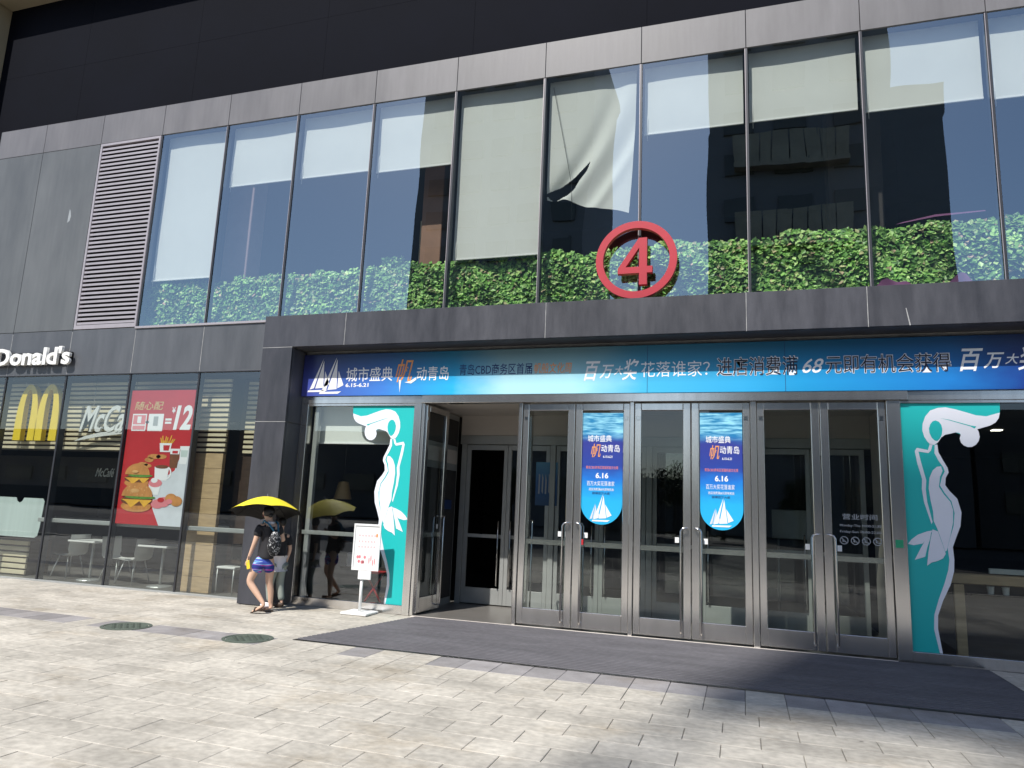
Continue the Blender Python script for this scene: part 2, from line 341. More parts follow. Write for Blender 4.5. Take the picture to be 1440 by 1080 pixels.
# ------------------------------------------------------------------ ground and pavement
W = 1.58
g = mesh('ground', [(-250, -300, -.15), (250, -300, -.15), (250, 60, -.15), (-250, 60, -.15)], [(0, 1, 2, 3)], 'ground_far'); g['kind'] = 'structure'
MT['asphalt'] = pbr('asphalt', (.048, .047, .047), .85, var=.2, scale=(.6, .6, .6), fine=.3, fscale=(30, 30, 30))
rd = mesh('road', [(-120, -40, -.135), (120, -40, -.135), (120, -11.4, -.135), (-120, -11.4, -.135)], [(0, 1, 2, 3)], 'asphalt'); rd['kind'] = 'structure'
for i in range(16): box('lane_marking', -78+i*10, -74+i*10, -25.9, -25.75, -.135, -.131, 'paver', rd)
kb = box('kerb', -60, 60, -11.5, -11.2, -.15, .0, 'paver', None, .01); kb['kind'] = 'structure'
pv = mesh('pavement', [(-14, -11.2, -.018), (24, -11.2, -.018), (24, .0, -.018), (-14, .0, -.018)], [(0, 1, 2, 3)], 'grout'); pv['kind'] = 'structure'
def paver_mesh(wx, wy, m):
    bm = bmesh.new(); bbox(bm, -wx/2, wx/2, -wy/2, wy/2, -.03, 0, 0)
    top = [e for e in bm.edges if all(v.co.z > -.001 for v in e.verts)]
    bmesh.ops.bevel(bm, geom=top, offset=.004, segments=1, affect='EDGES')
    bmesh.ops.delete(bm, geom=[f for f in bm.faces if all(v.co.z < -.029 for v in f.verts)], context='FACES')
    me = bpy.data.meshes.new('paver'); bm.to_mesh(me); bm.free(); setmat(me, m); return me
pav = []          # x, y, wx, wy, dark
def row(y1, y0, wx, off, dark, prob=1.):
    x = -13.7+off
    while x < 23.5:
        pav.append((x+wx/2, (y0+y1)/2, wx-.0045, (y1-y0)-.0045, dark if random.random() < prob else 'paver')); x += wx
k = 0; y = -.006
for k in range(8): row(y, y-.312, .575, .2875*(k % 2), 'paver'); y -= .312
row(y, y-.485, .362, 0, 'paver_dark', .80); y -= .485
row(y, y-.485, .362, .0, 'paver', .8); y -= .485
k = 0
while y > -10.85: row(y, y-.312, .575, .2875*(k % 2), 'paver'); y -= .312; k += 1
MI = cam.matrix_world.inverted()
def on_screen(x, y, z=0, marg=.03):
    p = MI @ Vector((x, y, z))
    if p.z > -.3: return None
    u = .5+cam_d.lens/36*p.x/-p.z; v = .5+cam_d.lens/27*p.y/-p.z
    return -p.z if -marg < u < 1+marg and -marg < v < 1+marg else None
def on_mat(x, y): return y > -2.40 and 5.75+(y+2.4)*.195+.35 < x < 13.4
vis = sorted([(on_screen(p[0], p[1]), p) for p in pav if on_screen(p[0], p[1]) and not on_mat(p[0], p[1])], key=lambda t: t[0])
near = [p for d, p in vis[:298]]; nearset = set(near)
cache = {}
for p in near:
    key = (round(p[2], 3), round(p[3], 3), p[4])
    if key not in cache: cache[key] = paver_mesh(p[2], p[3], p[4])
    o = bpy.data.objects.new('paver', cache[key]); o.location = (p[0], p[1], random.uniform(-.0025, .0)); o.rotation_euler = (random.gauss(0, .0016), random.gauss(0, .0016), random.gauss(0, .0015))
    place(o, pv)
for mm in ('paver', 'paver_dark'):
    bm = bmesh.new()
    for p in pav:
        if p in nearset or on_mat(p[0], p[1]) or p[4] != mm: continue
        z = random.uniform(-.0025, 0); bbox(bm, p[0]-p[2]/2, p[0]+p[2]/2, p[1]-p[3]/2, p[1]+p[3]/2, -.03, z)
    o = from_bm('paver_field', bm, mm, pv); o['kind'] = 'stuff'

# ------------------------------------------------------------------ the mall building
B = thing('mall_building', 'dark stone shopping mall front with glazed upper storey and wide black portal', 'building', (5, 0, 0))
ZG, ZLT, ZUB, ZTOP, ZBT = 0., 3.887, 4.777, 8.723, 9.373
YP, ZPT, ZPB, XP0, XP1 = -.42, 4.74, 4.186, 3.2, 3.79
G = .005
def panel(x0, x1, z0, z1, m, y=-.02, t=.035): return box('stone_panel', x0+G, x1-G, y, y+t, z0+G, z1-G, m, B, .002)
for k in range(-3, 11):
    x0 = max(k*W, -4.5); x1 = (k+1)*W
    panel(x0, x1, ZTOP, ZBT, 'stone_upper')
    if k < -1: panel(x0, x1, ZUB, ZTOP, 'stone_left')
    if x0 < XP0: panel(x0, min(x1, XP0+.02), ZLT, ZUB, 'stone_dark')
# structural backing behind the stone (one core: bands, left wall)
boxes('backing_wall', [(-4.5, 17.3, .02, .30, ZTOP+.01, ZBT-.01), (-4.5, -1.6, .02, .5, ZUB, ZTOP)], 'joint', B)
box('backing_wall', -4.5, 17.3, .02, .45, ZLT+.03, ZUB-.03, 'sealant', B)
# pale sill strip under the upper glass
box('sill', -.02, 17.3, -.045, .03, ZUB-.03, ZUB+.012, 'alu', B, .003)
# scar in the left stone wall
mesh('chipped_patch', [(-2.17, -.0225, 7.06), (-2.11, -.0225, 7.10), (-2.09, -.0225, 7.2), (-2.12, -.0225, 7.31), (-2.15, -.0225, 7.36), (-2.16, -.0225, 7.25)], [(0, 1, 2, 3, 4, 5)], 'frame_grey', B)
# louvre
lv = boxes('louver', [(-W+.02, -W+.07, -.03, .06, ZUB+.01, ZTOP-.01), (-.06, -.022, -.03, .03, ZUB+.01, ZTOP-.01), (-W+.07, -.06, -.03, .06, ZUB+.01, ZUB+.09), (-W+.07, -.06, -.03, .06, ZTOP-.06, ZTOP-.01)], 'alu', B)
box('louver_backing', -W+.03, -.062, .075, .085, ZUB+.02, ZTOP-.02, 'louver_back', lv)
n_s = 43; z0 = ZUB+.10; dz = (ZTOP-.07-z0)/n_s
sm = None
for i in range(n_s):
    z = z0+i*dz
    o = mesh('slat', [(-W+.072, -.022, z+.002), (-.062, -.022, z+.002), (-.062, -.022, z+.047), (-W+.072, -.022, z+.047), (-.062, .05, z+.074), (-W+.072, .05, z+.074), (-.062, .05, z+.066), (-W+.072, .05, z+.066), (-.062, -.010, z+.006), (-W+.072, -.010, z+.006)],
             [(0, 1, 2, 3), (3, 2, 4, 5), (5, 4, 6, 7), (7, 6, 8, 9), (9, 8, 1, 0)], 'alu', lv)
# upper curtain wall
for k in range(0, 11):
    x0, x1 = k*W, (k+1)*W
    mu = box('mullion', x0-.021, x0+.021, -.018, .10, ZUB+.012, ZTOP-.004, 'mullion', B, .004)
    box('gasket', x0-.0215, x0-.014, -.0225, -.0182, ZUB+.02, ZTOP-.01, 'alu', mu)
    yy = [random.gauss(0, .0012) for _ in range(4)]                  # panes never sit quite flat
    mesh('window_pane', [(x0+.021, .0+yy[0], ZUB+.012), (x1-.021, .0+yy[1], ZUB+.012), (x1-.021, .0+yy[2], ZTOP-.004), (x0+.021, .0+yy[3], ZTOP-.004)], [(0, 1, 2, 3)], 'glass_up', B)
# upper room
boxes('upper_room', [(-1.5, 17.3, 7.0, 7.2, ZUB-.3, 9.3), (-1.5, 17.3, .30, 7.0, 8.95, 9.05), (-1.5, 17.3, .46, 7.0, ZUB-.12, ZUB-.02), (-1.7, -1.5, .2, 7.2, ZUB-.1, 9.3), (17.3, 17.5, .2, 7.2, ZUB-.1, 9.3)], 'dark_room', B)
for x0, x1, yy, m in ((1.17, 1.76, .7, 'pinkish'), (5.44, 5.84, .75, 'brown'), (12.3, 13.1, 1.4, 'room_wall')): box('room_pillar', x0, x1, yy, yy+.4, ZUB-.02, 8.95, m, B, .01)
box('room_partition', 5.15, 5.36, 1.3, 1.4, ZUB-.02, 7.0, 'wood_pale', B)
# dark recess above with its pale stone surround
for k in range(-4, 8):
    for (a, b) in ((ZBT-.3, 11.2), (11.2, 13.2)): box('cladding_panel', k*3.16+.002, (k+1)*3.16-.002, .60, .63, a+.002, b-.002, 'black_wall', B)
box('recess_wall', -12, 26, .64, .9, 9.1, 15, 'black_wall', B)
box('parapet_cap', -4.5, 17.3, .02, .6, ZBT-.008, ZBT+.002, 'joint', B)
box('end_return', -4.5, -4.46, .02, .6, 0.0, ZBT-.01, 'stone_dark', B)
for i in range(8): box('surround_block', -7.6, -5.78, .0, .599, i*1.63+.004, (i+1)*1.63-.004, 'beige', B, .006)
for i in range(9): box('surround_block', -7.6+i*3.2+.004, -7.6+(i+1)*3.2-.004, .0, .599, 13.044, 15.5, 'beige', B, .006)

# ------------------------------------------------------------------ portal
for x0, x1 in ((XP0, 4.765), (4.765, 8.156), (8.156, 11.0), (11.0, 12.505), (12.505, 15.2)):
    panel(x0, x1, ZPB, ZPT, 'stone_portal', YP, .04)
boxes('portal_core', [(XP0+.03, 17, YP+.045, -.06, ZPB+.02, ZPT-.01), (XP0+.03, XP1-.03, YP+.045, .04, 0, ZPB+.015)], 'sealant', B)
box('portal_soffit', XP1-.0, 17, YP+.045, .04, ZPB+.002, ZPB+.016, 'stone_portal', B)
box('portal_top', XP0+.01, 17, YP+.01, -.03, ZPT-.008, ZPT-.002, 'stone_portal', B)
for a, b in ((0.005, 2.93), (2.93, ZPB)):
    panel(XP0, XP1, a, b, 'stone_portal', YP, .04)
    box('stone_panel', XP1-.028, XP1+.002, YP+.042, .03, a+G, b-G, 'stone_portal', B, .002)
    box('stone_panel', XP0-.002, XP0+.028, YP+.042, -.02, a+G, b-G, 'stone_portal', B, .002)
box('stone_panel', XP0-.002, XP0+.028, YP+.042, -.022, ZPB+G, ZPT-.01, 'stone_portal', B, .002)
for x in (4.765, 8.156, 11.0, 12.505): box('sealant_joint', x-.004, x+.004, YP-.0012, YP+.03, ZPB+.004, ZPT-.006, 'sealant', B)
box('sealant_joint', XP0+.004, XP1-.004, YP-.0012, YP+.03, 2.926, 2.934, 'sealant', B); box('sealant_joint', XP0+.004, XP1-.004, YP-.0012, YP+.03, ZPB-.004, ZPB+.004, 'sealant', B)
for k in range(-2, 3): box('sealant_joint', k*W-.0045, k*W+.0045, -.0212, .0, ZLT+.006, ZUB-.036, 'sealant', B)
box('sealant_joint', -4.49, XP0-.01, -.0212, .0, ZLT+.002, ZLT+.008, 'sealant', B)
# crack in the lintel
mesh('hairline_crack', [(12.98, YP-.003, 4.19), (12.995, YP-.003, 4.19), (12.955, YP-.003, 4.42), (12.945, YP-.003, 4.42)], [(0, 1, 2, 3)], 'sealant', B)

# ------------------------------------------------------------------ restaurant glazing (left)
for k in range(-3, 2):
    x0, x1 = k*W, min((k+1)*W, XP0-.0)
    if k+1 == 2: x1 = XP0
    box('mullion', x0-.020, x0+.020, -.015, .12, .012, ZLT-.005, 'mullion', B, .004)
    a = random.gauss(0, .001)
    mesh('window_pane', [(x0+.022, .0, .03), (x1-.022, .0+a, .03), (x1-.022, 0-a, ZLT-.02), (x0+.022, .0, ZLT-.02)], [(0, 1, 2, 3)], 'glass_low', B)
box('mullion', 2*W-.022, 2*W+.022, -.012, .12, .012, ZLT-.005, 'mullion', B, .004)
box('threshold', -4.7, XP0, -.03, .05, -.02, .028, 'frame_grey', B, .003)
box('head_trim', -4.7, XP0-.002, -.035, .05, ZLT-.018, ZLT+.003, 'mullion', B)
box('handrail', -1.9, XP0-.05, .10, .16, 1.065, 1.145, 'frame_grey', B, .012)
# restaurant room
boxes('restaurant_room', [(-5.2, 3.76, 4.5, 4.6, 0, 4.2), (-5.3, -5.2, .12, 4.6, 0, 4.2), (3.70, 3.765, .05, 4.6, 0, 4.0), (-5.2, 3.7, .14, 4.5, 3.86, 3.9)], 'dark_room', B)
box('restaurant_floor', -5.2, 3.7, .05, 4.5, -.02, .006, 'floor_in', B)
# slatted bulkhead: each slat a part
bk = box('slat_backing', -5.2, 1.42, .42, .46, 2.44, 3.85, 'wood_dark', B)
for i in range(15):
    z = 2.47+i*.091; box('slat', -5.2, 1.42, .375, .418, z, z+.052, 'wood_pale', bk, .003)
bk = box('slat_backing', 1.44, 2.08, .30, .34, 2.44, 3.85, 'wood_dark', B)
for i in range(15):
    z = 2.47+i*.091; box('slat', 1.44, 2.09, .255, .298, z, z+.052, 'wood_pale', bk, .003)
bk = box('slat_backing', 2.09, 3.69, .62, .66, 2.44, 3.85, 'wood_dark', B)
for i in range(15):
    z = 2.47+i*.091; box('slat', 2.22, 3.69, .575, .618, z, z+.052, 'wood_pale', bk, .003)
for i in range(9): box('wood_plank', 1.44, 2.07, .26, .34, .01+i*.27, .01+(i+1)*.27-.005, 'wood', B, .003)
box('wood_wall', 2.08, 3.69, .62, .68, 0.008, 2.43, 'wood_dark', B)
box('menu_fascia', -5.2, .98, 1.3, 1.4, 1.75, 2.38, 'room_wall', B)
for x in (-2.6, -1.2, .2): box('ceiling_lamp', x, x+.5, 2.2, 2.3, 3.2, 3.24, 'white', B)

# ------------------------------------------------------------------ entrance: frames, doors, vestibule
YD = .05
ZH0, ZH1 = 3.285, 3.405
box('header', 6.05, 12.99, -.055, .14, ZH0, ZH1, 'steel', B, .004)
box('header', XP1, 6.045, -.015, .14, ZH0, ZH1, 'steel', B, .004)
box('header', 12.995, 17, -.015, .14, ZH0, ZH1, 'steel', B, .004)
def post(x0, x1, z0=.0, y0=-.005): return box('door_post', x0, x1, y0, .14, z0, ZH0-.002, 'steel', B, .004)
for x0, x1 in ((6.035, 6.085), (7.675, 7.725), (9.37, 9.426), (11.035, 11.112)): post(x0, x1)
post(5.905, 6.03, y0=-.02); post(12.735, 12.90, y0=-.02); post(XP1+.004, 3.93, y0=-.012)
# left window frame parts and right window
for x0, x1, nm in ((3.932, 5.903, 'l'), (12.902, 17, 'r')):
    fr = box('window_frame', x0, x1, -.012, .12, .0, .135, 'steel', B, .004); box('window_frame', x0, x1, -.012, .12, 3.245, ZH0-.003, 'steel', B, .004)
    mesh('window_pane', [(x0, .02, .135), (x1, .02, .135), (x1, .02, 3.245), (x0, .02, 3.245)], [(0, 1, 2, 3)], 'glass_low' if nm == 'l' else 'glass_door', fr)
    box('transom', x0+(.04 if nm == 'l' else .9), x1, .05, .10, 1.125, 1.19, 'frame_grey', fr, .004)
box('window_post', 4.02, 4.10, .06, .14, .14, 3.24, 'frame_grey', B, .004)
def leaf(width, hand):
    """door frame in its own coordinates: hinge at x = 0, leaf runs +x (hand 1) or -x (hand -1)"""
    s = hand; X = lambda a: a*s
    def bx(a, b, z0, z1): return (min(X(a), X(b)), max(X(a), X(b)), -.025, .025, z0, z1)
    bm = bmesh.new()
    for L in (bx(.004, .098, .03, 3.27), bx(width-.108, width-.004, .03, 3.27), bx(.0985, width-.1085, 3.165, 3.27), bx(.0985, width-.1085, .03, .262)): bbox(bm, *L, .007)
    return bm, bx
def door(x, width, hand, ang=0., handle=True, mirror_rail=True):
    bm, bx = leaf(width, hand)
    me = bpy.data.meshes.new('door'); bm.to_mesh(me); bm.free(); setmat(me, 'steel')
    d = bpy.data.objects.new('door', me); d.location = (x, YD, 0); d.rotation_euler = (0, 0, ang); C.objects.link(d); d.parent = B; d.matrix_parent_inverse = INV[B.name]
    a0, a1 = sorted((hand*.0985, hand*(width-.1085)))
    pn = mesh('pane', [(a0, .004, .262), (a1, .004, .262), (a1, .004, 3.165), (a0, .004, 3.165)], [(0, 1, 2, 3)], 'glass_door', d)
    box('mid_rail', a0, a1, .010, .04, 1.17, 1.243, 'steel', d, .003)
    e = hand*(width-.055); i = hand*(width-.135)
    for sy in (-1, 1):
        tube('handle', [(e, sy*.026, 1.50), (e, sy*.075, 1.505), (e-hand*.02, sy*.092, 1.505), (i+hand*.02, sy*.092, 1.495), (i, sy*.092, 1.46), (i, sy*.092, .14), (i, sy*.085, .11), (i, sy*.026, .10)], .0135, 'steel_bright', d, 8)
    box('hinge_cover', *sorted((hand*.03, hand*.085)), -.032, -.0255, 3.02, 3.08, 'steel_bright', d, .003)
    box('sticker', *sorted((i-hand*.03, i-hand*.085)), -.003, .0, 1.30, 1.375, 'white', pn)
    return d
door(6.088, .79, 1, radians(86)); door(7.672, .79, -1, radians(-88))
for x0, x1 in ((7.727, 9.367), (9.429, 11.032), (11.115, 12.732)):
    wd = (x1-x0)/2-.002
    door(x0, wd, 1); door(x1, wd, -1)
# vestibule
box('vestibule_wall', 12.80, 12.89, .16, 1.74, 0, 3.3, 'vest', B)
vw = box('vestibule_wall', 5.94, 5.985, .16, 1.74, 0, 3.3, 'frame_grey', B)
for a, b, c, d, m in ((.22, .92, .12, 2.30, 'dark_room'), (.98, 1.68, .12, 2.30, 'dark_room'), (.22, 1.68, 2.42, 2.66, 'vest'), (.22, 1.68, 2.74, 3.2, 'dark_room')): box('wall_panel', 5.986, 6.0, a, b, c, d, m, vw, .002)
box('notice_plate', 6.001, 6.012, 1.15, 1.5, 1.62, 1.78, 'navy_print', vw)
box('vestibule_ceiling', 5.9, 12.9, .145, 1.95, 3.32, 3.38, 'vest', B)
box('vestibule_floor', 5.93, 12.9, .0, 6, -.02, .004, 'floor_in', B)
box('door_sill', 6.09, 12.73, -.09, .0, -.02, .008, 'vest', B, .003)
box('bulkhead', 6.03, 12.8, 1.76, 1.9, 2.96, 3.319, 'vest', B)
box('inner_header', 6.03, 12.8, 1.74, 1.88, 2.80, 2.958, 'frame_grey', B, .004)
for j in range(4):
    xa = 6.16+j*1.665
    box('inner_post', xa-.1, xa-.005, 1.75, 1.87, 0.005, 2.798, 'frame_grey', B, .004)
    for s in range(2):
        x0 = xa+s*.78; x1 = x0+.775
        dd = boxes('inner_door', [(x0, x0+.07, 1.78, 1.83, .02, 2.79), (x1-.07, x1, 1.78, 1.83, .02, 2.79), (x0+.0705, x1-.0705, 1.78, 1.83, 2.70, 2.79), (x0+.0705, x1-.0705, 1.78, 1.83, .02, .29)], 'frame_grey', B, .003)
        if not (j == 0 and s == 0): mesh('pane', [(x0+.07, 1.80, .29), (x1-.07, 1.80, .29), (x1-.07, 1.80, 2.70), (x0+.07, 1.80, 2.70)], [(0, 1, 2, 3)], 'glass_clear', dd)
        box('inner_rail', x0+.071, x1-.071, 1.79, 1.82, 1.15, 1.21, 'frame_grey', dd)
        xh = x1-.11 if s == 0 else x0+.11
        tube('handle', [(xh, 1.775, 1.45), (xh, 1.72, 1.44), (xh, 1.72, .35), (xh, 1.775, .34)], .013, 'steel_bright', dd, 6)
# mall hall behind
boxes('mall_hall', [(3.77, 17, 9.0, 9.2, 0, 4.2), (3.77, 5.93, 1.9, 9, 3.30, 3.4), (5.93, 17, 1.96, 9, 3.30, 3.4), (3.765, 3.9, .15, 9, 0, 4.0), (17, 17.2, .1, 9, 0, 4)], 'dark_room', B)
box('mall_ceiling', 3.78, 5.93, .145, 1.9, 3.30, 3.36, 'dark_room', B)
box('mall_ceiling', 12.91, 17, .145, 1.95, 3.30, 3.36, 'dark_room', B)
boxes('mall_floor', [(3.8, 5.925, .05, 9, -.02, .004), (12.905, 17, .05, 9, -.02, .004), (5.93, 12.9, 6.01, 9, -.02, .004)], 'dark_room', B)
for x, yy in ((11.9, 4.2), (12.6, 3.4), (10.2, 5.0), (8.4, 4.0), (14.9, 3.3)): box('ceiling_downlight', x, x+.14, yy, yy+.14, 3.285, 3.299, 'downlight', B)

# ------------------------------------------------------------------ roller blinds behind the glass
BL = [(0, 5.74, 'long roller blind let down to the hedge in the leftmost upper window'),
      (1, 7.53, 'short roller blind in the upper window second from the louvre'),
      (2, 7.53, 'short roller blind in the upper window third from the louvre'),
      (3, 7.475, 'short roller blind half in sky glare, fourth window from the louvre'),
      (4, 5.73, 'long grey roller blind let down beside the torn blind'),
      (6, 7.585, 'short roller blind in the upper window right of the torn blind'),
      (7, 7.59, 'pale roller blind in the upper window second right of the torn blind'),
      (8, 7.53, 'roller blind in the wide upper window above the purple planter'),
      (9, 7.50, 'roller blind cut by the right edge of the photo, upper floor')]
for k, zb, lab in BL:
    x0 = k*W+.035; x1 = (k+1)*W-.05
    t = thing('roller_blind', lab, 'blind', (k*W+W/2, .16, zb), 'upper floor roller blinds')
    nx, nz = 10, 8; vs = []; fs = []
    ph = random.uniform(0, 6)
    for j in range(nz+1):
        for i in range(nx+1):
            u = i/nx; v = j/nz; vs.append((x0+(x1-x0)*u, .16+.006*sin(ph+5*u+2*v)+.004*sin(ph*2+9*v), zb+.01+(8.84-zb)*v))
    for j in range(nz):
        for i in range(nx): a = j*(nx+1)+i; fs.append((a, a+1, a+nx+2, a+nx+1))
    mesh('fabric', vs, fs, 'blind', t, True)
    box('bottom_bar', x0, x1, .148, .172, zb-.012, zb+.016, 'blind_bar', t, .004)
    tube('pull_cord', [(x0+.05, .14, zb+.3), (x0+.05, .14, zb-.12)], .004, 'white', t, 5)
t = thing('roller_blind', 'torn roller blind hanging crooked in folds above the red number sign', 'blind', (8.7, .16, 6.3), 'upper floor roller blinds')
nx, nz = 130, 130; vs = []; fs = []
def inside(P, x, z):
    c = False
    for (xa, za), (xb, zb) in zip(P, P[1:]+P[:1]):
        if (za > z) != (zb > z) and x < (xb-xa)*(z-za)/(zb-za)+xa: c = not c
    return c
RIP = [(7.90, 6.74), (8.15, 6.86), (8.40, 7.02), (8.66, 7.24), (8.62, 7.08), (8.50, 6.92), (8.42, 6.76), (8.30, 6.66), (8.05, 6.64)]
for j in range(nz+1):
    for i in range(nx+1):
        u = i/nx; v = j/nz                              # v = 0 at the top
        zb = 6.66-.10*min(u, .3)/.3-.27*max(0, u-.3)/.7
        x = 7.945+1.44*u-.10*v*v*u; z = 8.80+(zb-8.80)*v
        c = .97-.72*v**1.5                               # main fold sweeps from the top right corner to the lower left
        p = u-c; y = .16-.07*v*math.exp(-(p/.10)**2)+.10*v*math.exp(-((p+.17)/.10)**2)+.05*v*math.exp(-((p-.22)/.09)**2)*u-.03*v*math.exp(-((p-.34)/.07)**2)
        vs.append((x, max(y, .06), z+.02*sin(9*u)*v))
for j in range(nz):
    for i in range(nx):
        a = j*(nx+1)+i; q = (a, a+nx+1, a+nx+2, a+1); X = sum(vs[k][0] for k in q)/4; Z = sum(vs[k][2] for k in q)/4
        if not inside(RIP, X, Z): fs.append(q)
mesh('fabric', vs, fs, 'blind', t, True)
tube('pull_cord', [(8.02, .10, 8.6), (8.16, .10, 7.9), (8.37, .10, 6.85), (8.39, .10, 6.2)], .004, 'black_paint', t, 5)
t = thing('roller_blind', 'grey blind across the top of the window left of the entrance', 'blind', (5, .22, 2.65))
mesh('fabric', [(4.0, .22, 2.66), (5.88, .22, 2.66), (5.88, .22, 3.3), (4.0, .22, 3.3)], [(0, 1, 2, 3)], 'blind', t)
box('bottom_bar', 4.0, 5.88, .21, .235, 2.63, 2.662, 'blind_bar', t, .004)

# ------------------------------------------------------------------ hedge behind the upper glass
H = thing('hedge', 'long leafy artificial hedge along the foot of the upper windows', 'hedge', (8, .35, ZUB))
box('planter', -1.4, 17.2, .30, .44, ZUB-.02, ZUB+.10, 'wood_dark', H)
box('hedge_backing', -1.4, 17.2, .33, .43, ZUB+.1, 5.62, 'leaf_back', H)
vs = []; fs = []
rnd = random.Random(3)
for i in range(24500):
    x = rnd.uniform(-1.3, 16.5); top = 5.67+.009*x+.025*sin(x*2.7)+.025*sin(x*7.1)+.06*rnd.random(); z = rnd.uniform(ZUB+.0, top)
    dep = .30+.05*sin(x*3.3+z*5)+.03*sin(x*11+z*9)
    y = dep-rnd.random()*.06+.05*max(0, (z-top+.1)/.1); s = rnd.uniform(.026, .050)
    n = Vector((rnd.gauss(-.1, .45), -1, rnd.gauss(.55, .5))).normalized(); u = n.cross(Vector((rnd.gauss(0, 1), rnd.gauss(0, 1), rnd.gauss(0, 1)))).normalized(); v = n.cross(u)
    c = Vector((x, max(y, .12), z)); b = len(vs)
    vs += [c-u*s*1.1, c-v*s*.75+n*s*.2, c+u*s*1.1, c+v*s*.75+n*s*.2]; fs += [(b, b+1, b+2), (b, b+2, b+3)]
o = mesh('foliage', [tuple(v) for v in vs], fs, 'leaf', H); o['kind'] = 'stuff'
MT['purple'] = pbr('purple', (.26, .09, .22), .6, var=.2)
t = thing('planter_cloth', 'purple cloth crumpled at the foot of the hedge, far right window', 'cloth', (13.2, .15, ZUB))
vs = []; fs = []
for i in range(41):
    u = i/40; x = 12.72+1.15*u; h = .12+.07*sin(u*9)+.04*sin(u*23)
    for j, f in enumerate((0, .5, 1)): vs.append((x, .12+.05*sin(u*17+j), ZUB+.01+h*f))
for i in range(40):
    for j in range(2): a = i*3+j; fs.append((a, a+3, a+4, a+1))
mesh('drape', vs, fs, 'purple', t, True)
mesh('ribbon', [(13.0, .2, 5.80), (13.5, .2, 5.875), (14.1, .2, 5.90), (14.1, .2, 5.915), (13.5, .2, 5.905), (13.1, .2, 5.83)], [(0, 1, 2, 3, 4, 5)], 'purple', t)
t = thing('potted_plant', 'small leafy plant in the dark gap left of the brown pillar', 'plant', (4.85, .9, ZUB))
tube('stem', [(4.85, .9, ZUB-.02), (4.86, .9, 5.9)], .015, 'bark', t)
vs = []; fs = []
for i in range(500):
    a = rnd.uniform(0, 2*pi); r = .22*rnd.random()**.5; c = Vector((4.85+r*cos(a), .9+r*sin(a)*.7, rnd.uniform(5.4, 6.15))); s = rnd.uniform(.025, .05)
    n = Vector((rnd.gauss(0, 1), -1, rnd.gauss(0, 1))).normalized(); u = n.cross(Vector((rnd.gauss(0, 1), rnd.gauss(0, 1), 1))).normalized(); v = n.cross(u); b = len(vs)
    vs += [tuple(c-u*s), tuple(c-v*s*.6), tuple(c+u*s), tuple(c+v*s*.6)]; fs.append((b, b+1, b+2, b+3))
o = mesh('foliage', vs, fs, 'leaf', t); o['kind'] = 'stuff'

t = thing('low_cabinet', 'low cabinet mostly hidden behind the hedge, second upper window', 'cabinet', (2.6, .85, ZUB-.02)); box('cabinet_body', 2.0, 3.3, .65, 1.05, ZUB-.02, 5.70, 'room_wall', t, .01)
MT['carton'] = pbr('carton', (.62, .45, .33), .7, var=.08)
for x0, x1, h, lab in ((2.06, 2.55, .13, 'longer tan carton just above the hedge, second upper window'), (2.78, 3.1, .16, 'shorter tan carton just above the hedge, third upper window')):
    t = thing('carton', lab, 'box', ((x0+x1)/2, .8, 5.70)); box('carton_body', x0, x1, .68, .95, 5.702, 5.702+h, 'carton', t, .004); box('carton_tape', x0-.001, x1+.001, .80, .84, 5.7025+h, 5.704+h, 'wood_pale', t)
# ------------------------------------------------------------------ signs
# red circled 4 on the portal
t = thing('number_sign', 'red number 4 inside a red ring standing on the black portal', 'sign', (9.457, -.3, ZPT))
bm = bmesh.new(); R0, R1, cx, cz, ya, yb = .492, .600, 9.457, 5.392, -.22, -.13; seg = 72
rings = [[bm.verts.new((cx+r*cos(2*pi*k/seg), yy, cz+r*sin(2*pi*k/seg))) for k in range(seg)] for r, yy in ((R0, ya), (R1, ya), (R1, yb), (R0, yb))]
for a in range(4):
    A, Bq = rings[a], rings[(a+1) % 4]
    for k in range(seg): bm.faces.new((A[k], A[(k+1) % seg], Bq[(k+1) % seg], Bq[k]))
bmesh.ops.recalc_face_normals(bm, faces=bm.faces); from_bm('ring', bm, 'red4', t)
bm = bmesh.new()
four = [(9.50, 5.71), (9.62, 5.71), (9.62, 5.265), (9.70, 5.265), (9.70, 5.165), (9.62, 5.165), (9.62, 4.985), (9.505, 4.985), (9.505, 5.165), (9.19, 5.165), (9.19, 5.245)]
hole = [(9.305, 5.262), (9.505, 5.262), (9.505, 5.56)]
F = [bm.verts.new((x, ya, z)) for x, z in four]; Hh = [bm.verts.new((x, ya, z)) for x, z in hole]
# outline with the triangular counter cut out, split in two faces
bm.faces.new([F[10], Hh[0], Hh[2], F[0]]); bm.faces.new([F[0], Hh[2], Hh[1], F[2], F[1]]); bm.faces.new([Hh[1], Hh[0], F[10], F[9], F[8], F[7], F[6], F[5], F[4], F[3], F[2]])
r = bmesh.ops.extrude_face_region(bm, geom=bm.faces[:]); bmesh.ops.translate(bm, vec=(0, .09, .0), verts=[v for v in r['geom'] if isinstance(v, bmesh.types.BMVert)])
bmesh.ops.translate(bm, vec=(0, 0, .015), verts=bm.verts)
bmesh.ops.recalc_face_normals(bm, faces=bm.faces); from_bm('digit', bm, 'red4', t)
for xb, z0b, z1b in ((9.33, ZPT-.004, 4.83), (9.56, ZPT-.004, 4.83)): box('bracket', xb, xb+.03, -.19, -.16, z0b, z1b, 'mullion', t)
for zb in (5.08, 5.62): box('bracket', 9.545, 9.575, -.132, -.005, zb, zb+.03, 'mullion', t)
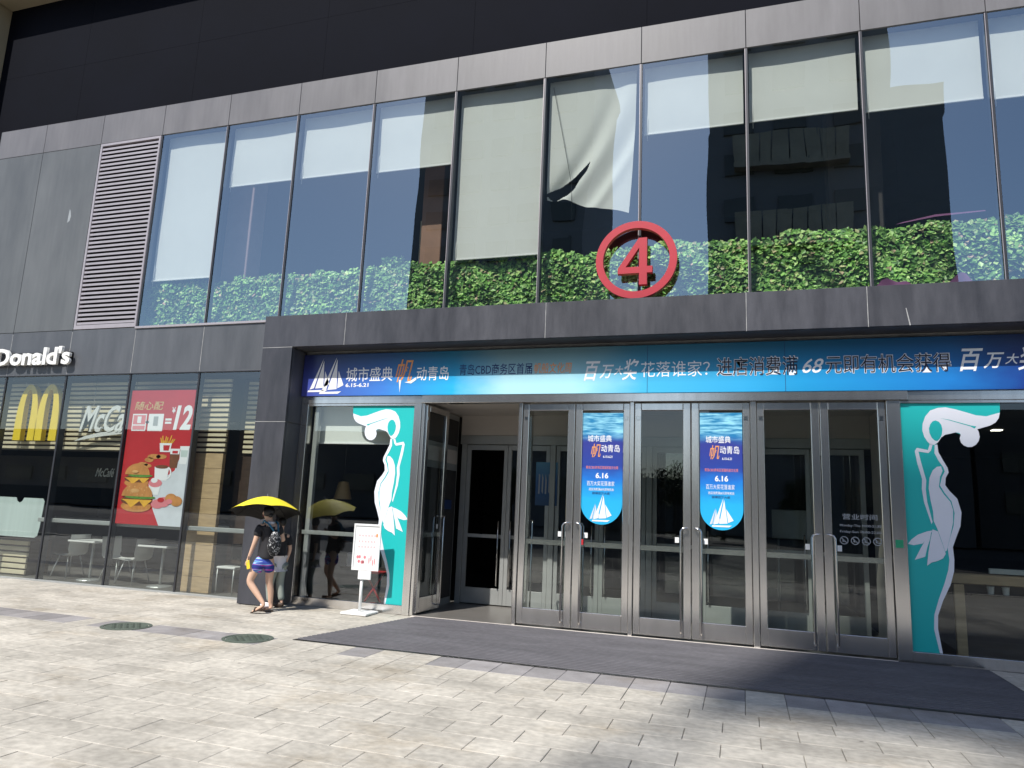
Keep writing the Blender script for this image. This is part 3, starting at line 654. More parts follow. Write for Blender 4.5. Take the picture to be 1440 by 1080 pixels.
# restaurant lettering: each letter a part
t = thing('letter_sign', 'white raised letters of the restaurant name on the dark stone band', 'sign', (-2.6, -.1, 4.05))
def letters(word, x_end, base, cap, y, depth, m, parent, bold, sxx=1.):
    cu = bpy.data.curves.new('w', 'FONT'); cu.size = 1; cu.offset = bold; cu.extrude = .01; cu.resolution_u = 3
    o = bpy.data.objects.new('w', cu); C.objects.link(o); out = []; x = 0
    for ch in word:
        cu.body = ch; bpy.context.view_layer.update(); me = bpy.data.meshes.new_from_object(o.evaluated_get(DG()))
        xs = [v.co.x for v in me.vertices]; a, b = min(xs), max(xs)
        for v in me.vertices: v.co.x += x-a
        x += b-a+.035; out.append(me)
    bpy.data.objects.remove(o); bpy.data.curves.remove(cu)
    ys = [v.co.y for v in out[0].vertices]; y0, y1 = min(ys), max(ys); s = cap/(y1-y0); w_ = x-.035
    for me in out:
        for v in me.vertices:
            X, Y, Z = v.co; v.co = (x_end-(w_-X)*s*sxx, y-depth*(1 if Z > 0 else 0), base+(Y-y0)*s)
        me.materials.clear(); setmat(me, m); me.name = 'letter'; place(bpy.data.objects.new('letter', me), parent)
letters("McDonald's", -1.42, 4.075, .345, -.085, .055, 'sign_white', t, .028, 1.22)
boxes('standoff_rail', [(-4.4, -1.5, -.085, -.062, 4.13, 4.16), (-4.4, -1.5, -.085, -.062, 4.30, 4.33)] + [(-4.3+.4*i, -4.27+.4*i, -.062, -.02, 4.13, 4.33) for i in range(8)], 'black_paint', t)
# golden arches behind the glass
t = thing('arch_emblem', 'yellow double arch emblem hanging inside the left restaurant window', 'sign', (-2.6, .5, 2.6))
def arch(x0, x1, z0, z1, th):
    O = []; I = []; n = 18; cx = (x0+x1)/2; rx = (x1-x0)/2
    for k in range(n+1):
        a = pi-pi*k/n; O.append((cx+rx*cos(a), z0+(z1-z0)*max(0, sin(a))**.62)); ri = rx-th*(1.0-.25*sin(a)); I.append((cx+ri*cos(a), z0+(z1-z0-th*.55)*max(0, sin(a))**.66))
    return O+I[::-1]
for a, b in ((-3.02, -2.44), (-2.46, -1.88)):
    P = arch(a, b, 2.62, 3.75, .20)
    bm = bmesh.new(); f = bm.faces.new([bm.verts.new((x, .20, z)) for x, z in P]); r = bmesh.ops.extrude_face_region(bm, geom=[f]); bmesh.ops.translate(bm, vec=(0, .10, 0), verts=[v for v in r['geom'] if isinstance(v, bmesh.types.BMVert)])
    bmesh.ops.recalc_face_normals(bm, faces=bm.faces); from_bm('arch', bm, 'yellow', t)
for x in (-2.95, -2.35): tube('hanging_wire', [(x, .26, 3.72), (x, .26, 3.87)], .004, 'steel', t, 5)
# café script
t = thing('script_sign', 'white café script sign behind the window beside the red poster', 'sign', (-1.0, .5, 2.65))
text('lettering', 'McCafé', (-1.36, .12, 2.80, 3.32), .28, 'plastic_white', t, .012, .04, .42)
sheet('swash', [[(-1.46, 2.62), (-1.2, 2.72), (-.8, 2.80), (-.3, 2.83), (.1, 2.82), (-.3, 2.77), (-.8, 2.72), (-1.2, 2.66)]], .28, 'plastic_white', t, .03)
for x in (-1.1, -.1): tube('hanging_wire', [(x, .27, 3.2), (x, .27, 3.87)], .004, 'steel', t, 5)
t = thing('script_sign', 'small white café script on the dark fascia above the counter', 'sign', (-2.6, 1.29, 2.0))
text('lettering', 'McCafé', (-1.95, -1.45, 1.98, 2.16), 1.297, 'plastic_white', t, .01, .004, .4)
# food poster
t = thing('food_poster', 'red fast food offer poster with burgers hanging inside the restaurant glass', 'poster', (.78, .04, 1.12))
PX0, PX1, PZ0, PZ1 = .045, 1.535, 1.12, 3.565; PY = .045
box('poster_sheet', PX0, PX1, PY, PY+.006, PZ0, PZ1, 'red_print', t)
U = lambda u: PX0+(PX1-PX0)*u; V = lambda v: PZ0+(PZ1-PZ0)*v
def pq(name, pts, m, lay=1): return sheet(name, [[(U(a), V(b)) for a, b in pts]], PY-.0012*lay, m, t, .0008)
def pe(name, u, v, ru, rv, m, lay=1, a0=0, a1=2*pi): return sheet(name, [[(U(u)+ru*(PX1-PX0)*cos(a0+(a1-a0)*k/22), V(v)+rv*(PX1-PX0)*sin(a0+(a1-a0)*k/22)) for k in range(22 if a1-a0 > 6 else 23)]], PY-.0012*lay, m, t, .0008)
pq('printed_table', [(1, .56), (.86, .50), (.80, .40), (.62, .33), (.52, .24), (.54, .12), (.66, .0), (1, 0)], 'table_print')
text('print', '随心配', (U(.075), U(.515), V(.85), V(.915)), PY-.001, 'gold_print', t, 0.006, .001, .15)
pq('printed_box', [(.06, .69), (.28, .69), (.28, .82), (.06, .82)], 'print_white'); pq('printed_box', [(.075, .74), (.265, .74), (.265, .81), (.075, .81)], 'pink_print', 2)
pq('printed_box', [(.075, .70), (.265, .70), (.265, .73), (.075, .73)], 'pink_print', 2)
text('print', '1', (U(.14), U(.20), V(.75), V(.80)), PY-.004, 'print_white', t, .03)
pq('printed_box', [(.31, .69), (.54, .69), (.54, .82), (.31, .82)], 'print_white'); text('print', '1', (U(.39), U(.46), V(.73), V(.80)), PY-.003, 'grey_print', t, .03)
text('print', '+', (U(.27), U(.325), V(.745), V(.770)), PY-.005, 'black_print', t, .04)
text('print', '=', (U(.57), U(.665), V(.745), V(.785)), PY-.001, 'print_white', t, .03)
text('print', '¥', (U(.655), U(.71), V(.825), V(.87)), PY-.001, 'print_white', t, .02)
text('print', '12', (U(.70), U(.965), V(.70), V(.885)), PY-.001, 'print_white', t, .035, .001, .18)
for k in range(9): pq('printed_fries', [(.555+.017*k, .59), (.572+.017*k, .59), (.545+.027*k, .64+.02*sin(k*2.3)), (.53+.027*k, .64+.02*sin(k*2.3))], 'cheese', 2)
pq('printed_carton', [(.55, .535), (.70, .535), (.715, .60), (.53, .60)], 'print_white', 3); pq('printed_carton', [(.60, .545), (.68, .545), (.69, .585), (.59, .585)], 'red_print', 4)
pq('printed_cup', [(.72, .42), (.83, .42), (.855, .555), (.70, .555)], 'bun_dark', 3); pq('printed_cup', [(.71, .52), (.845, .52), (.85, .56), (.70, .56)], 'print_white', 4); pq('printed_cup', [(.74, .525), (.82, .525), (.82, .545), (.74, .545)], 'red_print', 5)
pq('printed_glass', [(.86, .45), (.96, .45), (.985, .58), (.845, .58)], 'print_white', 2); pq('printed_glass', [(.87, .50), (.96, .50), (.97, .55), (.865, .55)], 'film', 3)
for (a, b, c, d) in ((.47, .50, .10, .03), (.58, .50, .08, .028), (.40, .475, .07, .03), (.31, .44, .08, .028), (.22, .425, .07, .026), (.38, .43, .07, .025)): pe('printed_nugget', a, b, c, d, 'bun', 2)
def burger(u, v, r, lay):
    pe('printed_bun', u, v-.045*r/.2, r*.98, r*.30, 'bun', lay); pe('printed_patty', u, v-.012, r*1.02, r*.26, 'bun_dark', lay+1); pq('printed_cheese', [(u-r, v-.005), (u+r, v-.005), (u+.55*r, v-.05*r/.2), (u+.2*r, v-.015), (u-.3*r, v-.055*r/.2), (u-.7*r, v-.02)], 'cheese', lay+2)
    pe('printed_lettuce', u+.05, v+.012*r/.2, r*.98, r*.10, 'lettuce', lay+3); pe('printed_bun', u, v+.018, r, r*.72, 'bun', lay+4, 0, pi)
burger(.25, .345, .19, 2); burger(.29, .185, .235, 8)
for (u, v, r) in ((.22, .395, .05), (.25, .255, .07)): pe('printed_shine', u, v-.01, r, r*.35, 'bun_light', 14)
for k in range(12): pe('printed_seed', .14+.026*k, .245+.03*sin(k*1.9), .007, .010, 'bun_light', 15)
pq('printed_mug', [(.52, .325), (.70, .325), (.72, .425), (.50, .425)], 'print_white', 3); pe('printed_coffee', .61, .425, .10, .022, 'bun_dark', 4); sheet('printed_mug', [[(U(.70)+.09*cos(a), V(.38)+.11*sin(a)) for a in [pi/2-pi*k/10 for k in range(11)]]+[(U(.70)+.06*cos(a), V(.38)+.08*sin(a)) for a in [-pi/2+pi*k/10 for k in range(11)]]], PY-.005, 'print_white', t, .0008)
pq('printed_sundae', [(.47, .22), (.60, .22), (.63, .30), (.44, .30)], 'print_white', 4); pe('printed_sundae', .54, .305, .10, .05, 'pink_print', 5); pe('printed_sundae', .52, .325, .05, .03, 'print_white', 6)
for (a, b, c, d, m) in ((.61, .155, .10, .055, 'pink_print'), (.70, .17, .09, .06, 'pink_print'), (.80, .20, .085, .055, 'bun'), (.885, .18, .085, .06, 'bun'), (.655, .185, .05, .028, 'red_print'), (.78, .175, .05, .03, 'pink_print')): WL = globals().get('WL', 4)+1; pe('printed_wing', a, b, c, d, m, WL)

# entrance banner
BX0, BX1, BZ0, BZ1, BY = 3.80, 16.9, ZH1+.004, 4.12, -.06
MT['banner'] = ramp_mat('banner_print', 'X', [(0, (.06, .07, .34)), (.12, (.05, .20, .62)), (.21, (.02, .42, .78)), (.28, (.42, .72, .82)), (.36, (.40, .74, .85)), (.44, (.06, .45, .74)), (.60, (.015, .33, .68)), (.74, (.012, .20, .58)), (.80, (.01, .04, .25)), (1, (.02, .02, .15))], .35, .02, BX0, BX1, (3.55, 4.05, .30))  # last tuple paints shade into the upper half, deepening the lintel's shadow
t = thing('entrance_banner', 'long blue sailing festival banner across the entrance under the portal', 'banner', (10, BY, BZ0))
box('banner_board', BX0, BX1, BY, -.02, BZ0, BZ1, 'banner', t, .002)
ty = BY-.001
def sail(cx, z0, h, lean=.22):
    """hull and sails of one printed boat"""
    return [[(cx-.16*h, z0+.10*h), (cx-.02*h, z0+.14*h), (cx+lean*h, z0+h*.98)], [(cx+.02*h, z0+.13*h), (cx+.28*h, z0+.15*h), (cx+(lean+.02)*h, z0+h*.92)], [(cx+.30*h, z0+.17*h), (cx+.47*h, z0+.25*h), (cx+(lean+.08)*h, z0+h*.62)]], [[(cx-.22*h, z0+.03*h), (cx+.32*h, z0+.03*h), (cx+.42*h, z0+.09*h), (cx-.2*h, z0+.08*h)]]
for cx, z0, h in ((4.05, 3.46, .60), (4.29, 3.425, .66)):
    a, b = sail(cx, z0, h); sheet('printed_sails', a, ty, 'print_white', t); sheet('printed_hull', b, ty, 'print_white', t)
text('print', '城市盛典', (4.64, 5.50, 3.645, 3.885), ty, 'print_white', t, 0.006)
text('print', '6.15-6.21', (4.64, 5.07, 3.555, 3.62), ty, 'print_white', t, .03)
text('print', '帆', (5.55, 5.86, 3.62, 4.0), ty, 'orange_print', t, 0.006, .001, .25)
sheet('printed_stroke', [[(5.62, 3.66), (5.66, 3.66), (5.645, 3.45)], [(5.72, 3.62), (5.84, 3.60), (5.93, 3.66), (5.92, 3.70), (5.82, 3.64)]], ty-.001, 'print_white', t)
text('print', '动青岛', (5.93, 6.49, 3.645, 3.875), ty, 'print_white', t, 0.006)
text('print', '青岛CBD商务区首届', (6.67, 7.87, 3.72, 3.895), ty, 'navy_print', t, 0.006)
text('print', '帆船文化周', (7.90, 8.49, 3.725, 3.89), ty, 'orange_print', t, 0.006, .001, .1)
def brush(x0, x1, z0, z1, m):
    text('print', '百', (x0, x0+.30*(x1-x0), z0, z1), ty, m, t, .016, .001, .3); text('print', '万', (x0+.29*(x1-x0), x0+.55*(x1-x0), z0+.03, z1-.06), ty, m, t, .014, .001, .3)
    text('print', '大', (x0+.55*(x1-x0), x0+.72*(x1-x0), z0+.08, z1-.08), ty, m, t, .014, .001, .3); text('print', '奖', (x0+.70*(x1-x0), x1, z0, z1+.02), ty, m, t, .014, .001, .3)
brush(8.68, 9.50, 3.60, 3.895, 'print_white')
text('print', '花落谁家？', (9.53, 10.50, 3.64, 3.87), ty, 'print_white', t, 0.0)
for bd, dx, m, o_ in ((.022, 0, 'print_white', 0), (.0, 0, 'black_print', .0016)):
    e = .010 if bd > .02 else 0
    text('print', '进店消费满', (10.60-e, 11.66+e, 3.64-e, 3.90+e), ty-o_, m, t, bd); text('print', '元即有机会获得', (12.02-e, 13.50+e, 3.65-e, 3.895+e), ty-o_, m, t, bd)
text('print', '68', (11.72, 11.99, 3.66, 3.86), ty, 'print_white', t, .01, .001, .35)
brush(13.60, 14.52, 3.65, 3.945, 'print_white')
for x in (9.62, 11.5): box('banner_seam', x-.003, x+.003, BY-.0022, BY-.0002, BZ0+.002, BZ1-.002, 'navy_print', t)

# mermaid window graphics
MER = dict(
teal=[(12.908, 3.244), (14.038, 3.244), (14.032, 3.136), (13.99, 3.015), (13.782, 2.931), (13.672, 2.796), (13.515, 2.872), (13.38, 2.827), (13.299, 2.714), (13.307, 2.589), (13.374, 2.456), (13.393, 2.373), (13.359, 2.299), (13.335, 2.189), (13.39, 2.114), (13.466, 2.011), (13.5, 1.849), (13.476, 1.686), (13.431, 1.555), (13.395, 1.424), (13.403, 1.264), (13.381, 1.135), (13.326, 0.973), (13.246, 0.777), (13.184, 0.584), (13.181, 0.427), (13.217, 0.138), (12.908, 0.138)],
hair=[(14.031, 3.122), (13.984, 3.109), (13.878, 3.075), (13.763, 3.089), (13.648, 3.13), (13.532, 3.168), (13.43, 3.192), (13.339, 3.185), (13.253, 3.151), (13.192, 3.075), (13.157, 2.979), (13.149, 2.893), (13.166, 2.808), (13.199, 2.747), (13.233, 2.706), (13.274, 2.704), (13.318, 2.735), (13.363, 2.803), (13.407, 2.837), (13.467, 2.851), (13.527, 2.868), (13.568, 2.859), (13.581, 2.838), (13.566, 2.788), (13.578, 2.737), (13.608, 2.701), (13.651, 2.681), (13.698, 2.685), (13.743, 2.713), (13.775, 2.76), (13.79, 2.813), (13.782, 2.88), (13.769, 2.91), (13.834, 2.931), (13.914, 2.958), (13.974, 2.995), (14.012, 3.049)],
face=[(13.306, 3.021), (13.344, 3.004), (13.369, 2.963), (13.378, 2.905), (13.369, 2.844), (13.345, 2.789), (13.313, 2.755), (13.284, 2.761), (13.25, 2.798), (13.229, 2.856), (13.226, 2.918), (13.244, 2.973), (13.273, 3.01)],
slit=[(13.365, 3.05), (13.465, 3.03), (13.582, 2.993), (13.697, 2.957), (13.76, 2.945), (13.74, 2.918), (13.696, 2.945), (13.581, 2.983), (13.465, 3.022)],
body=[(13.28, 2.704), (13.272, 2.599), (13.311, 2.505), (13.36, 2.422), (13.375, 2.366), (13.341, 2.298), (13.312, 2.188), (13.36, 2.093), (13.43, 1.99), (13.456, 1.848), (13.435, 1.684), (13.393, 1.553), (13.354, 1.415), (13.366, 1.268), (13.347, 1.146), (13.298, 0.984), (13.224, 0.788), (13.164, 0.595), (13.152, 0.419), (13.2, 0.14), (13.232, 0.14), (13.195, 0.429), (13.204, 0.586), (13.268, 0.767), (13.36, 0.963), (13.409, 1.131), (13.42, 1.271), (13.412, 1.425), (13.457, 1.549), (13.511, 1.688), (13.532, 1.857), (13.496, 2.026), (13.414, 2.122), (13.371, 2.193), (13.382, 2.286), (13.418, 2.354), (13.41, 2.413), (13.365, 2.506), (13.317, 2.613), (13.311, 2.711)],
arm=[(13.227, 2.72), (13.199, 2.638), (13.074, 2.664), (13.048, 2.622), (13.067, 2.473), (13.114, 2.266), (13.104, 2.138), (13.122, 1.966), (13.191, 1.699), (13.204, 1.726), (13.158, 1.974), (13.149, 2.133), (13.161, 2.247), (13.113, 2.481), (13.09, 2.616), (13.203, 2.598), (13.235, 2.632), (13.257, 2.707)],
dress=[(13.337, 2.432), (13.289, 2.424), (13.239, 2.376), (13.198, 2.281), (13.182, 2.151), (13.195, 2.002), (13.217, 1.854), (13.217, 1.739), (13.248, 1.659), (13.292, 1.499), (13.325, 1.368), (13.343, 1.382), (13.394, 1.569), (13.432, 1.733), (13.441, 1.88), (13.418, 1.983), (13.347, 2.08), (13.299, 2.171), (13.318, 2.298), (13.351, 2.372)],
fin1=[(13.199, 1.621), (13.133, 1.605), (13.03, 1.56), (12.956, 1.498), (12.911, 1.44), (12.979, 1.427), (13.078, 1.452), (13.147, 1.534)],
fin2=[(13.18, 1.591), (13.116, 1.506), (13.051, 1.389), (12.979, 1.245), (13.039, 1.268), (13.099, 1.291), (13.129, 1.409), (13.163, 1.508)],
fin3=[(13.199, 1.634), (13.169, 1.509), (13.137, 1.345), (13.114, 1.182), (13.166, 1.224), (13.237, 1.248), (13.297, 1.283), (13.329, 1.34), (13.305, 1.435), (13.257, 1.611)])
for mir, lab in ((False, 'teal and white mermaid film on the glass right of the doors'), (True, 'teal and white mermaid film on the glass left of the open door')):
    f = (lambda P: [(18.811-x, z) for x, z in P]) if mir else (lambda P: P)
    t = thing('mermaid_film', lab, 'window film', ((5.6 if mir else 13.2), .01, .14), 'mermaid window films')
    sheet('teal_ground', [f(MER['teal'])], .017, 'teal', t, .001)
    for nm, key, lay, m in (('tail_line', 'body', 1, 'decal_white'), ('arm_line', 'arm', 1, 'decal_white'), ('dress', 'dress', 2, 'decal_white'), ('hair', 'hair', 1, 'decal_white'), ('face', 'face', 2, 'teal'), ('hair_line', 'slit', 2, 'teal'), ('fin', 'fin1', 1, 'decal_white'), ('fin', 'fin2', 2, 'decal_white'), ('fin', 'fin3', 3, 'decal_white')):
        sheet(nm, [f(MER[key])], .0165-.0016*lay, m, t, .001)

# door posters
MT['door_print'] = ramp_mat('door_poster_print', 'Z', [(0, (.02, .42, .72)), (.22, (.015, .40, .75)), (.40, (.01, .17, .60)), (.52, (.02, .05, .30)), (.72, (.03, .04, .26)), (.80, (.02, .18, .45)), (1, (.05, .4, .6))], .4, .05, 1.48, 3.16, wave=(2.72, 2.86))
for x0, x1, lab in ((8.655, 9.262, 'blue sailing poster on the door just right of the open doorway'), (10.352, 10.925, 'blue sailing poster on the middle door, further right')):
    t = thing('door_poster', lab, 'poster', ((x0+x1)/2, .03, 1.5), 'blue door posters')
    r = (x1-x0)/2; cx = (x0+x1)/2; z1 = 3.13; zc = 1.50+r
    pts = [(x1, z1), (x0, z1)]+[(cx-r*cos(pi*k/24), zc-r*sin(pi*k/24)*1.0) for k in range(25)]
    sheet('poster_sheet', [pts], .0525, 'door_print', t, .002)
    py = .0495; q = lambda a: cx+a*r
    text('print', '城市盛典', (q(-.72), q(.45), 2.70, 2.80), py, 'print_white', t, 0.006); text('print', '动青岛', (q(-.05), q(.85), 2.55, 2.66), py, 'print_white', t, 0.006)
    text('print', '帆', (q(-.55), q(-.08), 2.47, 2.67), py, 'orange_print', t, 0.006, .001, .2); text('print', '6.15-6.21', (q(.05), q(.5), 2.465, 2.50), py, 'print_white', t, .02)
    text('print', '青岛CBD商务区首届帆船文化周', (q(-.78), q(.78), 2.30, 2.345), py, 'pink_print', t, 0.006); text('print', '6.16', (q(-.30), q(.32), 2.165, 2.245), py, 'print_white', t, .03)
    text('print', '百万大奖花落谁家', (q(-.72), q(.62), 2.055, 2.125), py, 'print_white', t, 0.0); text('print', '进店消费满68元即有机会', (q(-.62), q(.6), 1.985, 2.025), py, 'print_white', t, 0.006)
    text('print', '获得百万大奖', (q(-.45), q(.4), 1.93, 1.965), py, 'navy_print', t, 0.006)
    a, b = sail(cx-.14*r, 1.53, .42, .16); sheet('printed_sails', a, py, 'print_white', t); a2, b2 = sail(cx-.42*r, 1.545, .26, .16); sheet('printed_sails', a2, py+.0005, 'table_print', t); sheet('printed_hull', b, py, 'print_white', t)
MT['inner_print'] = ramp_mat('inner_poster_print', 'Z', [(0, (.01, .06, .16)), (.5, (.02, .10, .30)), (1, (.10, .30, .45))], .5, .12, 1.75, 2.55)
t = thing('inner_poster', 'dim blue poster on the inner door behind the first closed door', 'poster', (7.7, 1.77, 1.75)); box('poster_sheet', 7.47, 7.86, 1.768, 1.774, 1.75, 2.5, 'inner_print', t)
for i in range(5): sheet('printed_streak', [[(7.52+.06*i, 1.95+.04*(i % 2)), (7.545+.06*i, 1.95), (7.55+.06*i, 2.28-.05*(i % 3)), (7.525+.06*i, 2.30)]], 1.7675, 'grey_print', t, .0006)
t = thing('display_board', 'grey display board standing dim inside behind the right hand doors', 'board', (11.75, 3.2, 0)); box('board_face', 11.40, 12.15, 3.2, 3.25, 1.35, 1.85, 'frame_grey', t, .01)
for x in (11.5, 12.05): tube('leg', [(x, 3.22, .005), (x, 3.22, 1.35)], .02, 'frame_grey', t, 8)
# opening hours on the last door
t = thing('hours_lettering', 'white opening hours lettering with four prohibition symbols on the last door', 'lettering', (12.38, .03, 1.4))
hy = .053
text('print', '营业时间', (12.165, 12.58, 1.715, 1.79), hy, 'grey_print', t, 0.006); text('print', 'Monday-Thu 10:00-21:30', (12.13, 12.62, 1.615, 1.655), hy, 'grey_print', t, .01); text('print', 'Friday-Sun 10:00-22:00', (12.13, 12.62, 1.535, 1.575), hy, 'grey_print', t, .01)
for i in range(4):
    cx = 12.175+i*.132; cz = 1.445
    sheet('prohibition_ring', [[(cx+.052*cos(a), cz+.052*sin(a)) for a in [pi*k/12 for k in range(25)]]+[(cx+.042*cos(a), cz+.042*sin(a)) for a in [2*pi-pi*k/12 for k in range(25)]], [(cx-.036, cz+.028), (cx-.028, cz+.036), (cx+.036, cz-.028), (cx+.028, cz-.036)], [(cx-.02, cz-.02), (cx+.01, cz-.02), (cx+.01, cz+.004), (cx-.02, cz+.004)]], hy, 'grey_print', t, .0006)
t = thing('square_sticker', 'small green square sticker on the steel post beside the last door', 'sticker', (12.8, -.022, 1.43))
sheet('sticker_face', [[(12.765, 1.385), (12.855, 1.385), (12.855, 1.485), (12.765, 1.485)]], -.0205, 'green_sticker', t, .001)
t = thing('red_sticker', 'tiny red sticker on the door glass below the blue poster', 'sticker', (8.70, .04, 1.25))
sheet('sticker_face', [[(8.672, 1.20), (8.71, 1.20), (8.71, 1.28), (8.672, 1.28)]], .0525, 'red_print', t, .001)

# ------------------------------------------------------------------ things on the pavement
# ribbed entrance mat
t = thing('entrance_mat', 'wide dark grey ribbed mat in front of the entrance doors', 'mat', (9.6, -1.3, 0))
bm = bmesh.new(); nr = 30; y1, y0 = -.10, -2.49
xl = lambda y: 5.72+(y+2.49)*.198; xr = lambda y: 13.68 - max(0, (-1.0-y))*0.0
prof = []
for i in range(nr):
    a = y1+(y0-y1)*i/nr; b = y1+(y0-y1)*(i+1)/nr; prof += [(a, .004), (a+(b-a)*.08, .0155), (a+(b-a)*.66, .0155), (a+(b-a)*.74, .004)]
prof.append((y0, .006))
L = [bm.verts.new((xl(a), a, z)) for a, z in prof]; Rr = [bm.verts.new((xr(a), a, z)) for a, z in prof]
for i in range(len(prof)-1): bm.faces.new((L[i], L[i+1], Rr[i+1], Rr[i]))
bmesh.ops.recalc_face_normals(bm, faces=bm.faces)
from_bm('ribbed_sheet', bm, 'mat', t)
mesh('mat_edge', [(xl(y0)-.03, y0-.035, .003), (xr(y0)+.03, y0-.035, .003), (xr(y0)+.03, y1, .003), (xr(y1), y1, .010), (xr(y0), y0, .010), (xl(y0), y0, .010), (xl(y1), y1, .010), (xl(y1)-.03, y1, .003)],
     [(0, 1, 4, 5), (1, 2, 3, 4), (0, 5, 6, 7)], 'black_paint', t)
# manhole covers
for cx, cy_, lab in ((3.42, -2.80, 'round dark green manhole cover further from the mat, left one'), (5.20, -2.72, 'round dark green manhole cover beside the corner of the mat')):
    t = thing('manhole_cover', lab, 'manhole', (cx, cy_, 0), 'manhole covers')
    bm = bmesh.new(); blathe(bm, [(.30, -.01), (.30, .005), (.262, .006), (.258, -.002), (.252, -.002), (.248, .005), (.0005, .006)], cx, cy_, 40); bmesh.ops.recalc_face_normals(bm, faces=bm.faces); from_bm('cover', bm, 'iron', t)
    for i in range(-4, 5):
        for j in range(-4, 5):
            if i*i+j*j < 18 and (i+j) % 2 == 0: box('stud', cx+i*.05-.018, cx+i*.05+.018, cy_+j*.05-.018, cy_+j*.05+.018, .0062, .010, 'iron', t)
# notice stand
t = thing('notice_stand', 'white notice board on a post with square base beside the mermaid film', 'sign stand', (5.33, -.27, 0))
box('base', 5.11, 5.55, -.47, -.07, .004, .038, 'white', t, .008)
tube('post', [(5.33, -.27, .036), (5.33, -.27, .62)], .024, 'white', t, 12)
ROTS = Matrix.Translation((5.37, -.29, 0)) @ Matrix.Rotation(radians(6), 4, 'Z') @ Matrix.Translation((-5.37, .29, 0))
def st(o): o.data.transform(ROTS); return o
st(box('board', 5.17, 5.60, -.302, -.275, .655, 1.345, 'white', t, .006))
st(boxes('board_rim', [(5.165, 5.605, -.314, -.3025, 1.32, 1.35), (5.165, 5.605, -.314, -.3025, .65, .672), (5.165, 5.187, -.314, -.3025, .672, 1.32), (5.583, 5.605, -.314, -.3025, .672, 1.32)], 'white', t))
st(box('leaflet_holder', 5.28, 5.49, -.312, -.290, .515, .648, 'white', t, .004))
rr = random.Random(5)
for i, z in enumerate((1.16, 1.07, .99)):
    [st(sheet('printed_mark', [[(5.25+.05*j, z), (5.272+.05*j+.012*rr.random(), z), (5.272+.05*j, z+.026), (5.25+.05*j, z+.026)]], -.303, 'faint_print', t, .0008)) for j in range(6)]
st(sheet('printed_flowers', [ell(5.25+.06*rr.random()*2, .76+.10*rr.random(), .02, .025, 9) for _ in range(7)], -.303, 'pink_print', t, .0008)); st(sheet('printed_flowers', [ell(5.44+.03*k, .80+.04*sin(k*2), .008, .05, 8) for k in range(4)], -.303, 'pink_print', t, .0008))
st(sheet('printed_spot', [ell(5.545, 1.18, .016, .03, 10)], -.303, 'orange_print', t, .0008))

# ------------------------------------------------------------------ restaurant furniture (each a thing)
def cafe_table(x, y, lab):
    t = thing('cafe_table', lab, 'table', (x, y, 0), 'restaurant tables')
    box('table_top', x-.33, x+.33, y-.3, y+.3, .715, .75, 'plastic_white', t, .008); tube('leg', [(x, y, .03), (x, y, .714)], .025, 'frame_grey', t, 10)
    bm = bmesh.new(); blathe(bm, [(.22, .008), (.21, .022), (.03, .032)], x, y, 20); bmesh.ops.recalc_face_normals(bm, faces=bm.faces); from_bm('base', bm, 'frame_grey', t)
def chair(x, y, rz, lab):
    t = thing('cafe_chair', lab, 'chair', (x, y, 0), 'restaurant chairs')
    M4 = Matrix.Translation((x, y, 0)) @ Matrix.Rotation(rz, 4, 'Z')
    def add(o): o.data.transform(M4); return o
    vs = []; fs = []; n = 8; m_ = 10
    prof = [(-.20, .44), (-.08, .425), (.06, .42), (.16, .43), (.21, .47), (.235, .56), (.25, .68), (.262, .80), (.268, .84)]
    for i, (yy, zz) in enumerate(prof):
        for j in range(m_+1): u = j/m_*2-1; vs.append((u*(.21+.015*(i > 4)), yy-.03*u*u*(i > 4), zz+.02*u*u*(i < 5)))
    for i in range(len(prof)-1):
        for j in range(m_): a = i*(m_+1)+j; fs.append((a, a+1, a+m_+2, a+m_+1))
    add(mesh('shell', vs, fs, 'plastic_white', t, True))
    for sx in (-1, 1):
        for sy in (-1, 1): add(tube('leg', [(sx*.13, sy*.11+.02, .425), (sx*.21, sy*.20+.02, .008)], .011, 'frame_grey', t, 6))
cafe_table(-1.0, .62, 'white café table between two chairs in the middle restaurant bay'); cafe_table(.72, .58, 'white café table half hidden by the slatted divider under the poster')
chair(-1.62, .66, radians(-90), 'white shell chair left of the middle café table'); chair(-.42, .70, radians(90), 'white shell chair right of the middle café table')
chair(.02, .62, radians(-90), 'white shell chair under the red poster')
t = thing('slatted_divider', 'low pale wood slatted divider under the red poster', 'divider', (.95, 1.0, 0))
for i in range(7): box('slat', .80, 1.30, .95, .99, .06+i*.115, .06+i*.115+.085, 'wood_pale', t, .004)
box('frame', 1.3, 1.34, .94, 1.0, .006, .9, 'wood_dark', t)
t = thing('slatted_bench', 'pale wood slatted bench front at the left edge of the restaurant', 'bench', (-2.9, .45, 0))
for i in range(6): box('slat', -4.4, -2.38, .38, .42, .03+i*.11, .03+i*.11+.078, 'wood_pale', t, .004)
box('bench_body', -4.4, -2.40, .425, .9, .008, .66, 'wood_dark', t)
t = thing('frosted_screen', 'pale frosted screen panel standing on the slatted bench', 'screen', (-2.4, .2, .7))
scr = [(-4.4, .76), (-1.93, .76), (-1.86, .80), (-1.83, .95), (-1.80, 1.44), (-1.85, 1.50), (-2.33, 1.50), (-2.37, 1.43), (-2.44, 1.40), (-2.50, 1.43), (-2.54, 1.50), (-4.4, 1.50)]
sheet('panel', [scr], .12, 'film', t, .012)
t = thing('serving_counter', 'dark serving counter at the back of the restaurant', 'counter', (-2, 3, 0))
box('counter_front', -4.8, .4, 3.0, 3.6, .008, 1.0, 'room_wall', t, .01); box('counter_top', -4.85, .45, 2.95, 3.65, 1.0, 1.05, 'frame_grey', t, .006)
